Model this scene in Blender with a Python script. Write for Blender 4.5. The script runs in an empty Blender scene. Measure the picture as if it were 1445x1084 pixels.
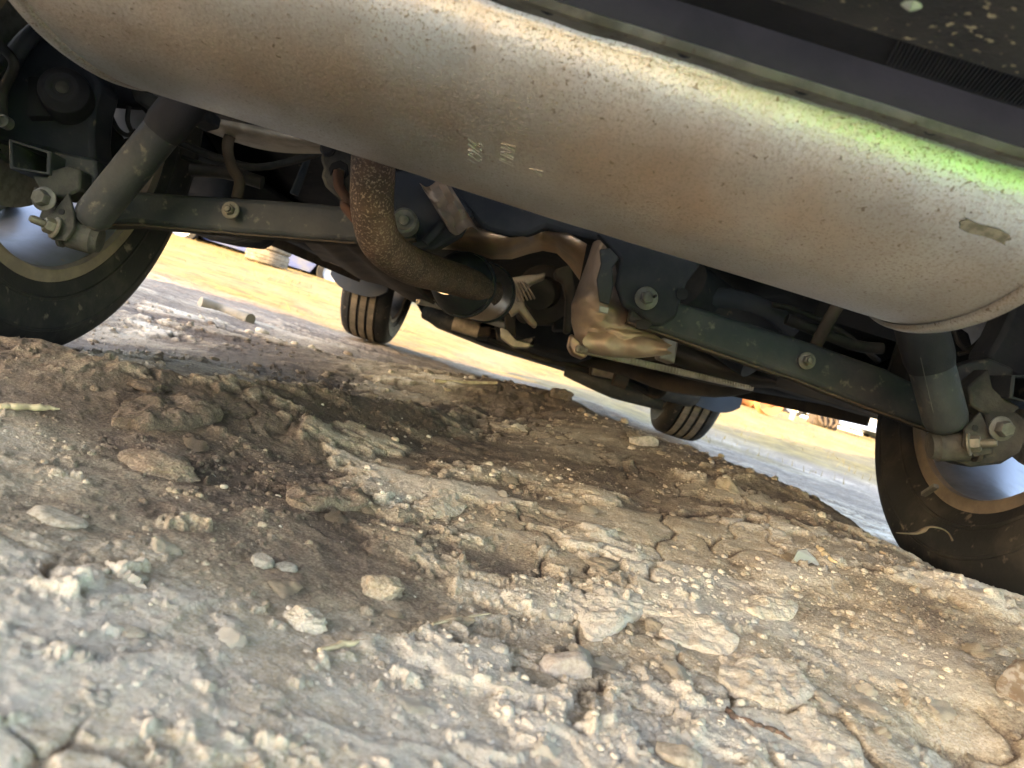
import bpy, bmesh, math, random
import numpy as np
from mathutils import Vector, Matrix, Quaternion

random.seed(7)
rng = np.random.default_rng(7)
SC = bpy.context.scene
COL = SC.collection

# ------------------------------------------------------------------ camera
CAM = Vector((0.0, 0.0, 0.19))
FPX = 1060.0                       # focal length in photo pixels (1445 wide)
ROLL = math.radians(17.5)
PITCH = math.atan(50 / FPX)
X0 = Vector((1, 0, 0))
FW = Vector((0, math.cos(PITCH), -math.sin(PITCH)))
U0 = Vector((0, math.sin(PITCH), math.cos(PITCH)))
RT = X0 * math.cos(ROLL) + U0 * math.sin(ROLL)
UP = -X0 * math.sin(ROLL) + U0 * math.cos(ROLL)


def W(px, py, d):
    """world point seen at photo pixel (px, py) at a distance d along the view axis"""
    return CAM + RT * ((px - 722.5) / FPX * d) - UP * ((py - 542) / FPX * d) + FW * d


cam = bpy.data.cameras.new("camera")
co = bpy.data.objects.new("camera", cam)
COL.objects.link(co)
co.matrix_world = Matrix.Translation(CAM) @ Matrix((RT, UP, -FW)).transposed().to_4x4()
cam.sensor_width = 36
cam.lens = FPX / 1445 * 36
cam.clip_start = 0.01
cam.clip_end = 1000
cam.dof.use_dof = True
cam.dof.focus_distance = 0.82
cam.dof.aperture_fstop = 12.0
SC.camera = co

# ------------------------------------------------------------------ light
SUN_EL = math.radians(15)
SUN_AZ = math.radians(230)         # clockwise from +Y: behind the camera, to the left
world = bpy.data.worlds.new("World")
SC.world = world
world.use_nodes = True
wn = world.node_tree.nodes
wl = world.node_tree.links
sky = wn.new("ShaderNodeTexSky")
sky.sky_type = 'NISHITA'
sky.sun_disc = False
sky.sun_elevation = SUN_EL
sky.sun_rotation = SUN_AZ
wl.new(sky.outputs[0], wn["Background"].inputs[0])
wn["Background"].inputs[1].default_value = 0.15
sd = bpy.data.lights.new("sun", 'SUN')
sd.energy = 2.5
sd.angle = math.radians(0.5)
sd.color = (1.0, 0.76, 0.38)
so = bpy.data.objects.new("sun", sd)
COL.objects.link(so)
S = Vector((math.sin(SUN_AZ) * math.cos(SUN_EL), math.cos(SUN_AZ) * math.cos(SUN_EL), math.sin(SUN_EL)))
so.rotation_euler = (-S).to_track_quat('-Z', 'Y').to_euler()
so.location = S * 30
SC.view_settings.view_transform = 'Standard'
SC.view_settings.look = 'None'
SC.view_settings.gamma = 1
SC.view_settings.use_curve_mapping = False
SC.view_settings.exposure = 4.0
SC.view_settings.use_white_balance = True     # balanced for open shade, as the phone did
SC.view_settings.white_balance_temperature = 7400
SC.view_settings.white_balance_tint = 18
SC.cycles.max_bounces = 10
SC.cycles.diffuse_bounces = 6
SC.cycles.glossy_bounces = 5
SC.cycles.use_denoising = True
SC.cycles.sample_clamp_indirect = 8


# ------------------------------------------------------------------ materials
def mat(name, base, rough=0.6, metal=0.0, base2=None, scale=8.0, lo=0.4, hi=0.65, detail=6.0,
        speck=None, sp_scale=120.0, sp_lo=0.62, sp_hi=0.68, sp_rough=None, sp_metal=None,
        bump=0.0, bump_scale=60.0, rough2=None, coords='Object', stretch=None, spec=0.5):
    m = bpy.data.materials.new(name)
    m.use_nodes = True
    nt = m.node_tree
    N, L = nt.nodes, nt.links
    b = N["Principled BSDF"]
    b.inputs["Roughness"].default_value = rough
    b.inputs["Metallic"].default_value = metal
    b.inputs["Specular IOR Level"].default_value = spec
    tc = N.new("ShaderNodeTexCoord")
    vec = tc.outputs[coords]
    if stretch:
        mp = N.new("ShaderNodeMapping")
        mp.inputs["Scale"].default_value = stretch
        L.new(vec, mp.inputs[0])
        vec = mp.outputs[0]

    def noise(sc, det=6.0, ro=0.6):
        n = N.new("ShaderNodeTexNoise")
        n.inputs["Scale"].default_value = sc
        n.inputs["Detail"].default_value = det
        n.inputs["Roughness"].default_value = ro
        L.new(vec, n.inputs["Vector"])
        return n.outputs["Fac"]

    def ramp(fac, a, c):
        r = N.new("ShaderNodeMapRange")
        r.interpolation_type = 'SMOOTHSTEP'
        r.inputs[1].default_value = a
        r.inputs[2].default_value = c
        L.new(fac, r.inputs[0])
        return r.outputs[0]

    def mix(fac, a, c):
        x = N.new("ShaderNodeMix")
        x.data_type = 'RGBA'
        L.new(fac, x.inputs[0])
        for s, i in ((a, 6), (c, 7)):
            if isinstance(s, tuple):
                x.inputs[i].default_value = (*s, 1)
            else:
                L.new(s, x.inputs[i])
        return x.outputs[2]

    def mixf(fac, a, c):
        x = N.new("ShaderNodeMix")
        x.data_type = 'FLOAT'
        L.new(fac, x.inputs[0])
        for s, i in ((a, 2), (c, 3)):
            if isinstance(s, (int, float)):
                x.inputs[i].default_value = s
            else:
                L.new(s, x.inputs[i])
        return x.outputs[0]

    col = base
    rg = rough
    mt = metal
    if base2:
        f = ramp(noise(scale, detail), lo, hi)
        col = mix(f, base, base2)
        if rough2 is not None:
            rg = mixf(f, rough, rough2)
    if speck:
        f2 = ramp(noise(sp_scale, 3.0, 0.55), sp_lo, sp_hi)
        col = mix(f2, col, speck)
        if sp_rough is not None:
            rg = mixf(f2, rg, sp_rough)
        if sp_metal is not None:
            mt = mixf(f2, mt, sp_metal)
    for v, s in ((col, "Base Color"), (rg, "Roughness"), (mt, "Metallic")):
        if isinstance(v, tuple):
            b.inputs[s].default_value = (*v, 1)
        elif isinstance(v, (int, float)):
            b.inputs[s].default_value = v
        else:
            L.new(v, b.inputs[s])
    if bump:
        bp = N.new("ShaderNodeBump")
        bp.inputs["Strength"].default_value = 1.0
        bp.inputs["Distance"].default_value = bump
        L.new(noise(bump_scale, 5.0), bp.inputs["Height"])
        L.new(bp.outputs[0], b.inputs["Normal"])
    m["nodes_ready"] = 1
    m["h"] = 0
    return m


M = {}
M['arm'] = mat("dusty black paint", (.019, .022, .025), .55, base2=(.042, .043, .043), scale=16, lo=.35, hi=.75,
               speck=(.10, .088, .072), sp_scale=70, sp_lo=.58, sp_hi=.76, bump=.0006, bump_scale=160, rough2=.75, spec=.16)
M['darkmetal'] = mat("dark painted steel", (.010, .012, .016), .72, base2=(.022, .023, .026), scale=12, bump=.0005, bump_scale=140,
                     speck=(.07, .058, .045), sp_scale=60, sp_lo=.66, sp_hi=.76, spec=.16)
M['cast'] = mat("dusty cast iron", (.024, .024, .023), .8, base2=(.055, .052, .046), scale=22, bump=.001, bump_scale=220, spec=.16)
M['plastic'] = mat("black textured plastic", (.008, .0085, .010), .85, base2=(.018, .018, .02), scale=9, bump=.0004, bump_scale=500, spec=.16)
M['bumper'] = mat("dirty black bumper plastic", (.014, .016, .02), .5, base2=(.035, .034, .034), scale=12,
                  speck=(.30, .26, .17), sp_scale=230, sp_lo=.63, sp_hi=.67, bump=.0004, bump_scale=400, sp_rough=.9, spec=.16)
M['rubber'] = mat("tyre rubber", (.010, .010, .0105), .72, base2=(.034, .030, .025), scale=9, lo=.46, hi=.72, speck=(.09, .075, .058), sp_scale=45, sp_lo=.62, sp_hi=.74, bump=.0005, bump_scale=180, spec=.16)
M['tread'] = mat("dusty tyre rubber", (.075, .062, .048), .9, base2=(.16, .13, .095), scale=10, lo=.35, hi=.75, bump=.0006, bump_scale=150, spec=.16)
M['hose'] = mat("black rubber hose", (.012, .012, .012), .6, base2=(.028, .025, .022), scale=20, spec=.16)
M['alloy'] = mat("bare alloy", (.20, .21, .235), .5, .75, base2=(.11, .11, .11), scale=10, lo=.45, hi=.75, rough2=.5,
                 speck=(.25, .2, .15), sp_scale=60, sp_lo=.68, sp_hi=.76, sp_rough=.8, sp_metal=.0)
M['lip'] = mat("brake dust covered rim lip", (.13, .10, .07), .65, .2, base2=(.085, .066, .05), scale=20, bump=.0005, bump_scale=120)
M['zinc'] = mat("dusty zinc bolt", (.12, .11, .085), .6, .3, base2=(.07, .062, .048), scale=60, bump=.0003, bump_scale=300)
M['bolt'] = mat("dull steel bolt", (.10, .098, .09), .65, .3, base2=(.06, .057, .05), scale=60, bump=.0003, bump_scale=300)
M['rust'] = mat("rusty exhaust pipe", (.036, .024, .019), .7, .2, base2=(.07, .042, .03), scale=30,
                speck=(.15, .11, .085), sp_scale=420, sp_lo=.50, sp_hi=.68, sp_rough=.6, sp_metal=.3, bump=.0007, bump_scale=260, spec=.16)
M['steel'] = mat("brushed stainless steel", (.62, .55, .47), .3, 1.0, base2=(.40, .33, .26), scale=9, lo=.35, hi=.7, rough2=.45,
                 speck=(.2, .13, .08), sp_scale=90, sp_lo=.68, sp_hi=.75, stretch=(1, .2, 1))
M['foil'] = mat("crinkled aluminium heat shield", (.27, .20, .15), .58, .35, base2=(.15, .115, .09), scale=12, lo=.35, hi=.7,
                speck=(.14, .11, .09), sp_scale=70, sp_lo=.66, sp_hi=.76, sp_rough=.8, bump=.0015, bump_scale=38)
M['copper'] = mat("tarnished heat shield", (.50, .34, .21), .36, .85, base2=(.26, .19, .14), scale=9, bump=.001, bump_scale=30)
M['alulight'] = mat("pale cast aluminium", (.34, .255, .17), .55, .3, base2=(.22, .165, .11), scale=20, bump=.0005, bump_scale=200)  # raised tan stands in for bounce light from the sunny ground
M['castalu'] = mat("dusty cast aluminium", (.34, .29, .23), .55, .4, base2=(.20, .165, .125), scale=16, bump=.0006, bump_scale=200)
M['tank'] = mat("brown dusty tank", (.055, .042, .031), .85, base2=(.03, .024, .019), scale=8, bump=.0005, bump_scale=100, spec=.16)
M['liner'] = mat("blue grey plastic liner", (.022, .027, .036), .75, base2=(.03, .033, .038), scale=12, spec=.16)
M['greypaint'] = mat("grey painted panel", (.42, .42, .43), .4, base2=(.34, .33, .32), scale=12)
M['carpaint'] = mat("dark blue car paint", (.02, .03, .05), .25)
M['glass'] = mat("dark window glass", (.02, .025, .03), .06)
M['upper'] = mat("sooty muffler shell", (.030, .026, .025), .8, .0, base2=(.02, .018, .017), scale=15, bump=.0003, bump_scale=200, spec=.12)  # dark colour stands in for shade under the bumper
M['flange'] = mat("grey welded flange", (.12, .115, .10), .55, .5, base2=(.07, .065, .055), scale=40,
                  speck=(.06, .045, .035), sp_scale=130, sp_lo=.62, sp_hi=.7, bump=.0006, bump_scale=150, spec=.16)
M['red'] = mat("red rust", (.05, .026, .018), .85, base2=(.035, .022, .017), scale=50, bump=.0006, bump_scale=300, spec=.16)
M['clip'] = mat("pale green plastic clip", (.20, .32, .15), .6, base2=(.30, .30, .26), scale=120)
M['leaf'] = mat("dry brown leaf", (.12, .088, .055), .85, spec=.2, base2=(.07, .05, .033), scale=90)


def muffler_material():
    m = bpy.data.materials.new("aluminised muffler steel")
    m.use_nodes = True
    N, L = m.node_tree.nodes, m.node_tree.links
    b = N["Principled BSDF"]
    tc = N.new("ShaderNodeTexCoord")

    def noise(sc, det, ro, st=None):
        v = tc.outputs['Object']
        if st:
            mp = N.new("ShaderNodeMapping")
            mp.inputs["Scale"].default_value = st
            L.new(v, mp.inputs[0])
            v = mp.outputs[0]
        n = N.new("ShaderNodeTexNoise")
        n.inputs["Scale"].default_value = sc
        n.inputs["Detail"].default_value = det
        n.inputs["Roughness"].default_value = ro
        L.new(v, n.inputs["Vector"])
        return n.outputs["Fac"]

    def ramp(f, a, c, o=1.0):
        r = N.new("ShaderNodeMapRange")
        r.interpolation_type = 'SMOOTHSTEP'
        r.inputs[1].default_value = a
        r.inputs[2].default_value = c
        r.inputs[4].default_value = o
        L.new(f, r.inputs[0])
        return r.outputs[0]

    def mul(a, c):
        x = N.new("ShaderNodeMath")
        x.operation = 'MULTIPLY'
        L.new(a, x.inputs[0])
        L.new(c, x.inputs[1])
        return x.outputs[0]

    def mix(f, a, c):
        x = N.new("ShaderNodeMix")
        x.data_type = 'RGBA'
        L.new(f, x.inputs[0])
        for s, i in ((a, 6), (c, 7)):
            if isinstance(s, tuple):
                x.inputs[i].default_value = (*s, 1)
            else:
                L.new(s, x.inputs[i])
        return x.outputs[2]

    col = mix(ramp(noise(22, 5, .6, (1, .6, .6)), .35, .65), (.43, .45, .46), (.365, .37, .37))
    # two soft orange patches
    for c, r in (((-.19, -.075, -.040), .10), ((.10, -.085, -.040), .09)):
        d = N.new("ShaderNodeVectorMath")
        d.operation = 'DISTANCE'
        mp = N.new("ShaderNodeMapping")
        mp.inputs["Location"].default_value = (-c[0] * .6, -c[1] * 1.6, -c[2] * 1.6)
        mp.inputs["Scale"].default_value = (.6, 1.6, 1.6)
        L.new(tc.outputs['Object'], mp.inputs[0])
        L.new(mp.outputs[0], d.inputs[0])
        nn = N.new("ShaderNodeMath")
        nn.operation = 'MULTIPLY_ADD'
        L.new(noise(16, 3, .55), nn.inputs[0])
        nn.inputs[1].default_value = .10
        L.new(d.outputs["Value"], nn.inputs[2])
        rp = N.new("ShaderNodeMapRange")
        rp.interpolation_type = 'SMOOTHSTEP'
        rp.inputs[1].default_value = r + .085
        rp.inputs[2].default_value = .045
        rp.inputs[3].default_value = 0
        rp.inputs[4].default_value = .72
        L.new(nn.outputs[0], rp.inputs[0])
        col = mix(rp.outputs[0], col, (.50, .30, .16))
    col = mix(ramp(noise(9, 3, .5), .5, .68, .2), col, (.42, .29, .19))
    # grain, water spots and pinhead rust, thicker in some areas
    col = mix(ramp(noise(520, 3, .65), .46, .66, .6), col, (.27, .24, .19))
    area = ramp(noise(6, 3, .5), .34, .60)
    sp = mul(ramp(noise(620, 2, .5), .57, .66, .8), area)
    col = mix(sp, col, (.13, .10, .065))
    sp2 = ramp(noise(260, 1, .4), .715, .75, .7)
    col = mix(sp2, col, (.12, .085, .055))
    drip = ramp(noise(9, 5, .65, (1, .35, .35)), .56, .74, .22)
    col = mix(drip, col, (.30, .25, .19))
    L.new(col, b.inputs["Base Color"])
    rr = N.new("ShaderNodeMapRange")
    rr.inputs[3].default_value = .30
    rr.inputs[4].default_value = .48
    L.new(noise(35, 5, .6), rr.inputs[0])
    L.new(rr.outputs[0], b.inputs["Roughness"])
    mm = N.new("ShaderNodeMapRange")
    mm.inputs[3].default_value = .95
    mm.inputs[4].default_value = .15
    L.new(sp, mm.inputs[0])
    L.new(mm.outputs[0], b.inputs["Metallic"])
    bp = N.new("ShaderNodeBump")
    bp.inputs["Distance"].default_value = .00035
    L.new(noise(260, 4, .6), bp.inputs["Height"])
    bp2 = N.new("ShaderNodeBump")
    bp2.inputs["Distance"].default_value = .0025
    bp2.inputs["Strength"].default_value = .35
    L.new(noise(14, 3, .5), bp2.inputs["Height"])
    L.new(bp.outputs[0], bp2.inputs["Normal"])
    L.new(bp2.outputs[0], b.inputs["Normal"])
    return m


M['muffler'] = muffler_material()
M['residue'] = mat("scuffed grey label residue", (.07, .067, .06), .85, .0, base2=(.14, .13, .115), scale=220, lo=.42, hi=.62, spec=.1)


# ------------------------------------------------------------------ mesh helpers
WC = {}


class MB:
    def __init__(self):
        self.v, self.f = [], []

    def add(self, vs, fs):
        o = len(self.v)
        self.v += [tuple(p) for p in vs]
        self.f += [tuple(i + o for i in f) for f in fs]
        return self

    def box(self, c, size, ax=None):
        c = Vector(c)
        ax = ax or (Vector((1, 0, 0)), Vector((0, 1, 0)), Vector((0, 0, 1)))
        h = [s / 2 for s in size]
        vs = [c + ax[0] * (i * h[0]) + ax[1] * (j * h[1]) + ax[2] * (k * h[2])
              for i in (-1, 1) for j in (-1, 1) for k in (-1, 1)]
        return self.add(vs, [(0, 1, 3, 2), (4, 6, 7, 5), (0, 4, 5, 1), (2, 3, 7, 6), (0, 2, 6, 4), (1, 5, 7, 3)])

    def tube(self, pts, radii, n=16, cap=True, sub=1, squash=1.0):
        pts = [Vector(p) for p in pts]
        if not hasattr(radii, '__len__'):
            radii = [radii] * len(pts)
        if sub > 1:
            P, R = [], []
            for i in range(len(pts) - 1):
                p0 = pts[max(i - 1, 0)]
                p1, p2 = pts[i], pts[i + 1]
                p3 = pts[min(i + 2, len(pts) - 1)]
                for k in range(sub):
                    t = k / sub
                    P.append(.5 * ((2 * p1) + (p2 - p0) * t + (2 * p0 - 5 * p1 + 4 * p2 - p3) * t * t
                                   + (3 * p1 - p0 - 3 * p2 + p3) * t ** 3))
                    R.append(radii[i] * (1 - t) + radii[i + 1] * t)
            P.append(pts[-1])
            R.append(radii[-1])
            pts, radii = P, R
        tang = []
        for i in range(len(pts)):
            a = pts[max(i - 1, 0)]
            c = pts[min(i + 1, len(pts) - 1)]
            tang.append((c - a).normalized())
        t0 = tang[0]
        ref = Vector((0, 0, 1)) if abs(t0.z) < .9 else Vector((1, 0, 0))
        nrm = (ref - t0 * ref.dot(t0)).normalized()
        vs, fs = [], []
        for i, p in enumerate(pts):
            t = tang[i]
            nrm = (nrm - t * nrm.dot(t)).normalized()
            bi = t.cross(nrm)
            for k in range(n):
                a = 2 * math.pi * k / n
                vs.append(p + (nrm * math.cos(a) * squash + bi * math.sin(a)) * radii[i])
        for i in range(len(pts) - 1):
            for k in range(n):
                k2 = (k + 1) % n
                fs.append((i * n + k, i * n + k2, (i + 1) * n + k2, (i + 1) * n + k))
        if cap:
            fs.append(tuple(range(n))[::-1])
            fs.append(tuple((len(pts) - 1) * n + k for k in range(n)))
        return self.add(vs, fs)

    def lathe(self, c, axis, prof, n=32, cap=True, closed=False, xdir=None):
        """prof: list of (radius, height along axis)"""
        c = Vector(c)
        ax = Vector(axis).normalized()
        ref = xdir or (Vector((0, 0, 1)) if abs(ax.z) < .9 else Vector((1, 0, 0)))
        u = (ref - ax * ref.dot(ax)).normalized()
        w = ax.cross(u)
        vs, fs = [], []
        m = len(prof)
        for r, h in prof:
            for k in range(n):
                a = 2 * math.pi * k / n
                vs.append(c + ax * h + (u * math.cos(a) + w * math.sin(a)) * r)
        rng_ = range(m) if closed else range(m - 1)
        for i in rng_:
            i2 = (i + 1) % m
            for k in range(n):
                k2 = (k + 1) % n
                fs.append((i * n + k, i * n + k2, i2 * n + k2, i2 * n + k))
        if cap and not closed:
            fs.append(tuple(range(n))[::-1])
            fs.append(tuple((m - 1) * n + k for k in range(n)))
        return self.add(vs, fs)

    def prism(self, poly, th):
        poly = [Vector(p) for p in poly]
        th = Vector(th)
        n = len(poly)
        vs = poly + [p + th for p in poly]
        fs = [tuple(range(n)), tuple(range(2 * n - 1, n - 1, -1))]
        fs += [(i, i + n, (i + 1) % n + n, (i + 1) % n) for i in range(n)]
        return self.add(vs, fs)

    def plate(self, pix, d, th=.004):
        """stamped plate: outline in photo pixels at depth d (one value or one per point)"""
        ds = d if hasattr(d, '__len__') else [d] * len(pix)
        return self.prism([W(x, y, q) for (x, y), q in zip(pix, ds)], FW * th)

    def sheet(self, rows, th=None):
        m, n = len(rows), len(rows[0])
        vs = [Vector(p) for r in rows for p in r]
        fs = [(i * n + j, i * n + j + 1, (i + 1) * n + j + 1, (i + 1) * n + j) for i in range(m - 1) for j in range(n - 1)]
        if th is not None:
            th = Vector(th)
            k = m * n
            vs = vs + [p + th for p in vs]
            fs = fs + [tuple(a + k for a in f)[::-1] for f in fs]
            b = [j for j in range(n)] + [i * n + n - 1 for i in range(1, m)] + \
                [(m - 1) * n + j for j in range(n - 2, -1, -1)] + [i * n for i in range(m - 2, 0, -1)]
            fs += [(b[q], b[q] + k, b[(q + 1) % len(b)] + k, b[(q + 1) % len(b)]) for q in range(len(b))]
        return self.add(vs, fs)

    def hexa(self, c, axis, r, h, washer=None, tip=None, wh=.003):
        c = Vector(c)
        ax = Vector(axis).normalized()
        z = 0
        if washer:
            self.lathe(c, ax, [(washer, 0), (washer, wh * .6), (washer * .86, wh)], 24)
            z = wh
        self.lathe(c + ax * z, ax, [(r, 0), (r, h * .8), (r * .82, h)], 6)
        if tip:
            self.lathe(c + ax * (z + h), ax, [(tip[0], -.001), (tip[0], tip[1] * .8), (tip[0] * .7, tip[1])], 16)
        return self

    def build(self, name, m, parent=None, bevel=0, smooth=40, seg=2):
        vs = np.array([tuple(p) for p in self.v], dtype=float)
        c = (vs.min(0) + vs.max(0)) / 2
        me = bpy.data.meshes.new(name)
        me.from_pydata((vs - c).tolist(), [], self.f)
        bm = bmesh.new()
        bm.from_mesh(me)
        bmesh.ops.recalc_face_normals(bm, faces=bm.faces)
        bm.to_mesh(me)
        bm.free()
        o = bpy.data.objects.new(name, me)
        COL.objects.link(o)
        me.materials.append(M[m] if isinstance(m, str) else m)
        if smooth:
            me.polygons.foreach_set('use_smooth', [True] * len(me.polygons))
            me.set_sharp_from_angle(angle=math.radians(smooth))
        place(o, Vector(c), parent)
        if bevel:
            b = o.modifiers.new("bevel", 'BEVEL')
            b.width = bevel
            b.segments = seg
            b.limit_method = 'ANGLE'
            b.angle_limit = math.radians(35)
        return o


def place(o, c, parent):
    WC[o.name] = c
    if parent:
        o.parent = parent
        o.location = c - WC[parent.name]
    else:
        o.location = c


def thing(name, label, cat, loc, group=None):
    o = bpy.data.objects.new(name, None)
    COL.objects.link(o)
    o.empty_display_size = .1
    place(o, Vector(loc), None)
    tag(o, label, cat, group)
    return o


def tag(o, label, cat, group=None, kind=None):
    o['label'] = label
    o['category'] = cat
    if group:
        o['group'] = group
    if kind:
        o['kind'] = kind
    return o


# ------------------------------------------------------------------ numpy noise
def _hash(ix, iy, s):
    h = (ix.astype(np.int64) * 374761393 + iy.astype(np.int64) * 668265263 + s * 1274126177) & 0xFFFFFFFF
    h = ((h ^ (h >> 13)) * 1274126177) & 0xFFFFFFFF
    h = ((h ^ (h >> 16)) * 2246822519) & 0xFFFFFFFF
    return ((h ^ (h >> 15)) & 0xFFFFFF) / float(0xFFFFFF)


def pn(x, y, s=0):
    ix, iy = np.floor(x), np.floor(y)
    fx, fy = x - ix, y - iy
    u = fx * fx * fx * (fx * (fx * 6 - 15) + 10)
    v = fy * fy * fy * (fy * (fy * 6 - 15) + 10)

    def g(dx, dy):
        a = _hash(ix + dx, iy + dy, s) * 2 * np.pi
        return np.cos(a) * (fx - dx) + np.sin(a) * (fy - dy)
    a, b, c, d = g(0, 0), g(1, 0), g(0, 1), g(1, 1)
    return ((a * (1 - u) + b * u) * (1 - v) + (c * (1 - u) + d * u) * v) * 1.5


def fbm(x, y, s, o=4, gain=.5):
    r, a = 0, 1
    for i in range(o):
        r = r + a * pn(x * 2 ** i + 17.3 * i, y * 2 ** i - 9.1 * i, s + i)
        a *= gain
    return r


def crumbs(x, y, cell, rmin, rmax, prob, s):
    """irregular flattened lumps, one per occupied cell; prob may be an array"""
    k = cell * .38
    x = x + k * pn(x / cell * 1.9, y / cell * 1.9, s + 7) + k * .35 * pn(x / cell * 5, y / cell * 5, s + 9)
    y = y + k * pn(x / cell * 1.9 + 5, y / cell * 1.9, s + 8) + k * .35 * pn(x / cell * 5, y / cell * 5 + 3, s + 10)
    ix, iy = np.floor(x / cell), np.floor(y / cell)
    out = np.zeros_like(x)
    for dx in (-1, 0, 1):
        for dy in (-1, 0, 1):
            cx, cy = ix + dx, iy + dy
            px_ = (cx + _hash(cx, cy, s)) * cell
            py_ = (cy + _hash(cx, cy, s + 1)) * cell
            r = rmin + (rmax - rmin) * _hash(cx, cy, s + 2) ** 2.5
            k = _hash(cx, cy, s + 3) < prob
            el = .6 + .8 * _hash(cx, cy, s + 4)
            a = _hash(cx, cy, s + 5) * 3.14
            ex = (x - px_) * np.cos(a) + (y - py_) * np.sin(a)
            ey = (y - py_) * np.cos(a) - (x - px_) * np.sin(a)
            m = np.maximum(np.abs(ex) * el, np.abs(ey) / el)
            d = .55 * np.hypot(ex * el, ey / el) + .45 * m
            t1 = (_hash(cx, cy, s + 6) - .5) * 1.1
            h = r * (.62 + t1 * ex / r * .5) * (1 - sst(.62, 1.02, d / r)) * (1 - .25 * (d / r) ** 2)
            out = np.maximum(out, np.where(k, h, 0))
    return np.maximum(out, 0)


def voro(x, y, s):
    ix, iy = np.floor(x), np.floor(y)
    f1 = np.full_like(x, 9.)
    f2 = np.full_like(x, 9.)
    for dx in (-1, 0, 1):
        for dy in (-1, 0, 1):
            cx, cy = ix + dx, iy + dy
            d = np.hypot(x - cx - _hash(cx, cy, s), y - cy - _hash(cx, cy, s + 1))
            f2 = np.where(d < f1, f1, np.minimum(f2, d))
            f1 = np.minimum(f1, d)
    return f1, f2


def sst(a, b, x):
    t = np.clip((x - a) / (b - a), 0, 1)
    return t * t * (3 - 2 * t)


def polyline(x, y, pts):
    """signed distance to a polyline (positive on the far side), interpolated height and widths"""
    best = np.full_like(x, 1e9)
    sgn = np.zeros_like(x)
    val = np.zeros_like(x)
    for (x0, y0, h0), (x1, y1, h1) in zip(pts[:-1], pts[1:]):
        dx, dy = x1 - x0, y1 - y0
        t = np.clip(((x - x0) * dx + (y - y0) * dy) / (dx * dx + dy * dy), 0, 1)
        d = np.hypot(x - x0 - t * dx, y - y0 - t * dy)
        cr = dx * (y - y0) - dy * (x - x0)
        m = d < best
        best = np.where(m, d, best)
        sgn = np.where(m, np.sign(cr), sgn)
        val = np.where(m, h0 + (h1 - h0) * t, val)
    return best * sgn, val


RIGHT_BANK = [(.86, .30, .03), (.72, .60, .065), (.60, .84, .088), (.50, 1.0, .102), (.40, 1.40, .105), (.22, 1.75, .088), (.02, 1.85, .085)]
LEFT_BANK = [(.02, 1.85, .06), (-.17, 1.22, .042), (-.38, .86, .034), (-.60, .78, .016), (-.95, .72, .0)]


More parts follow.
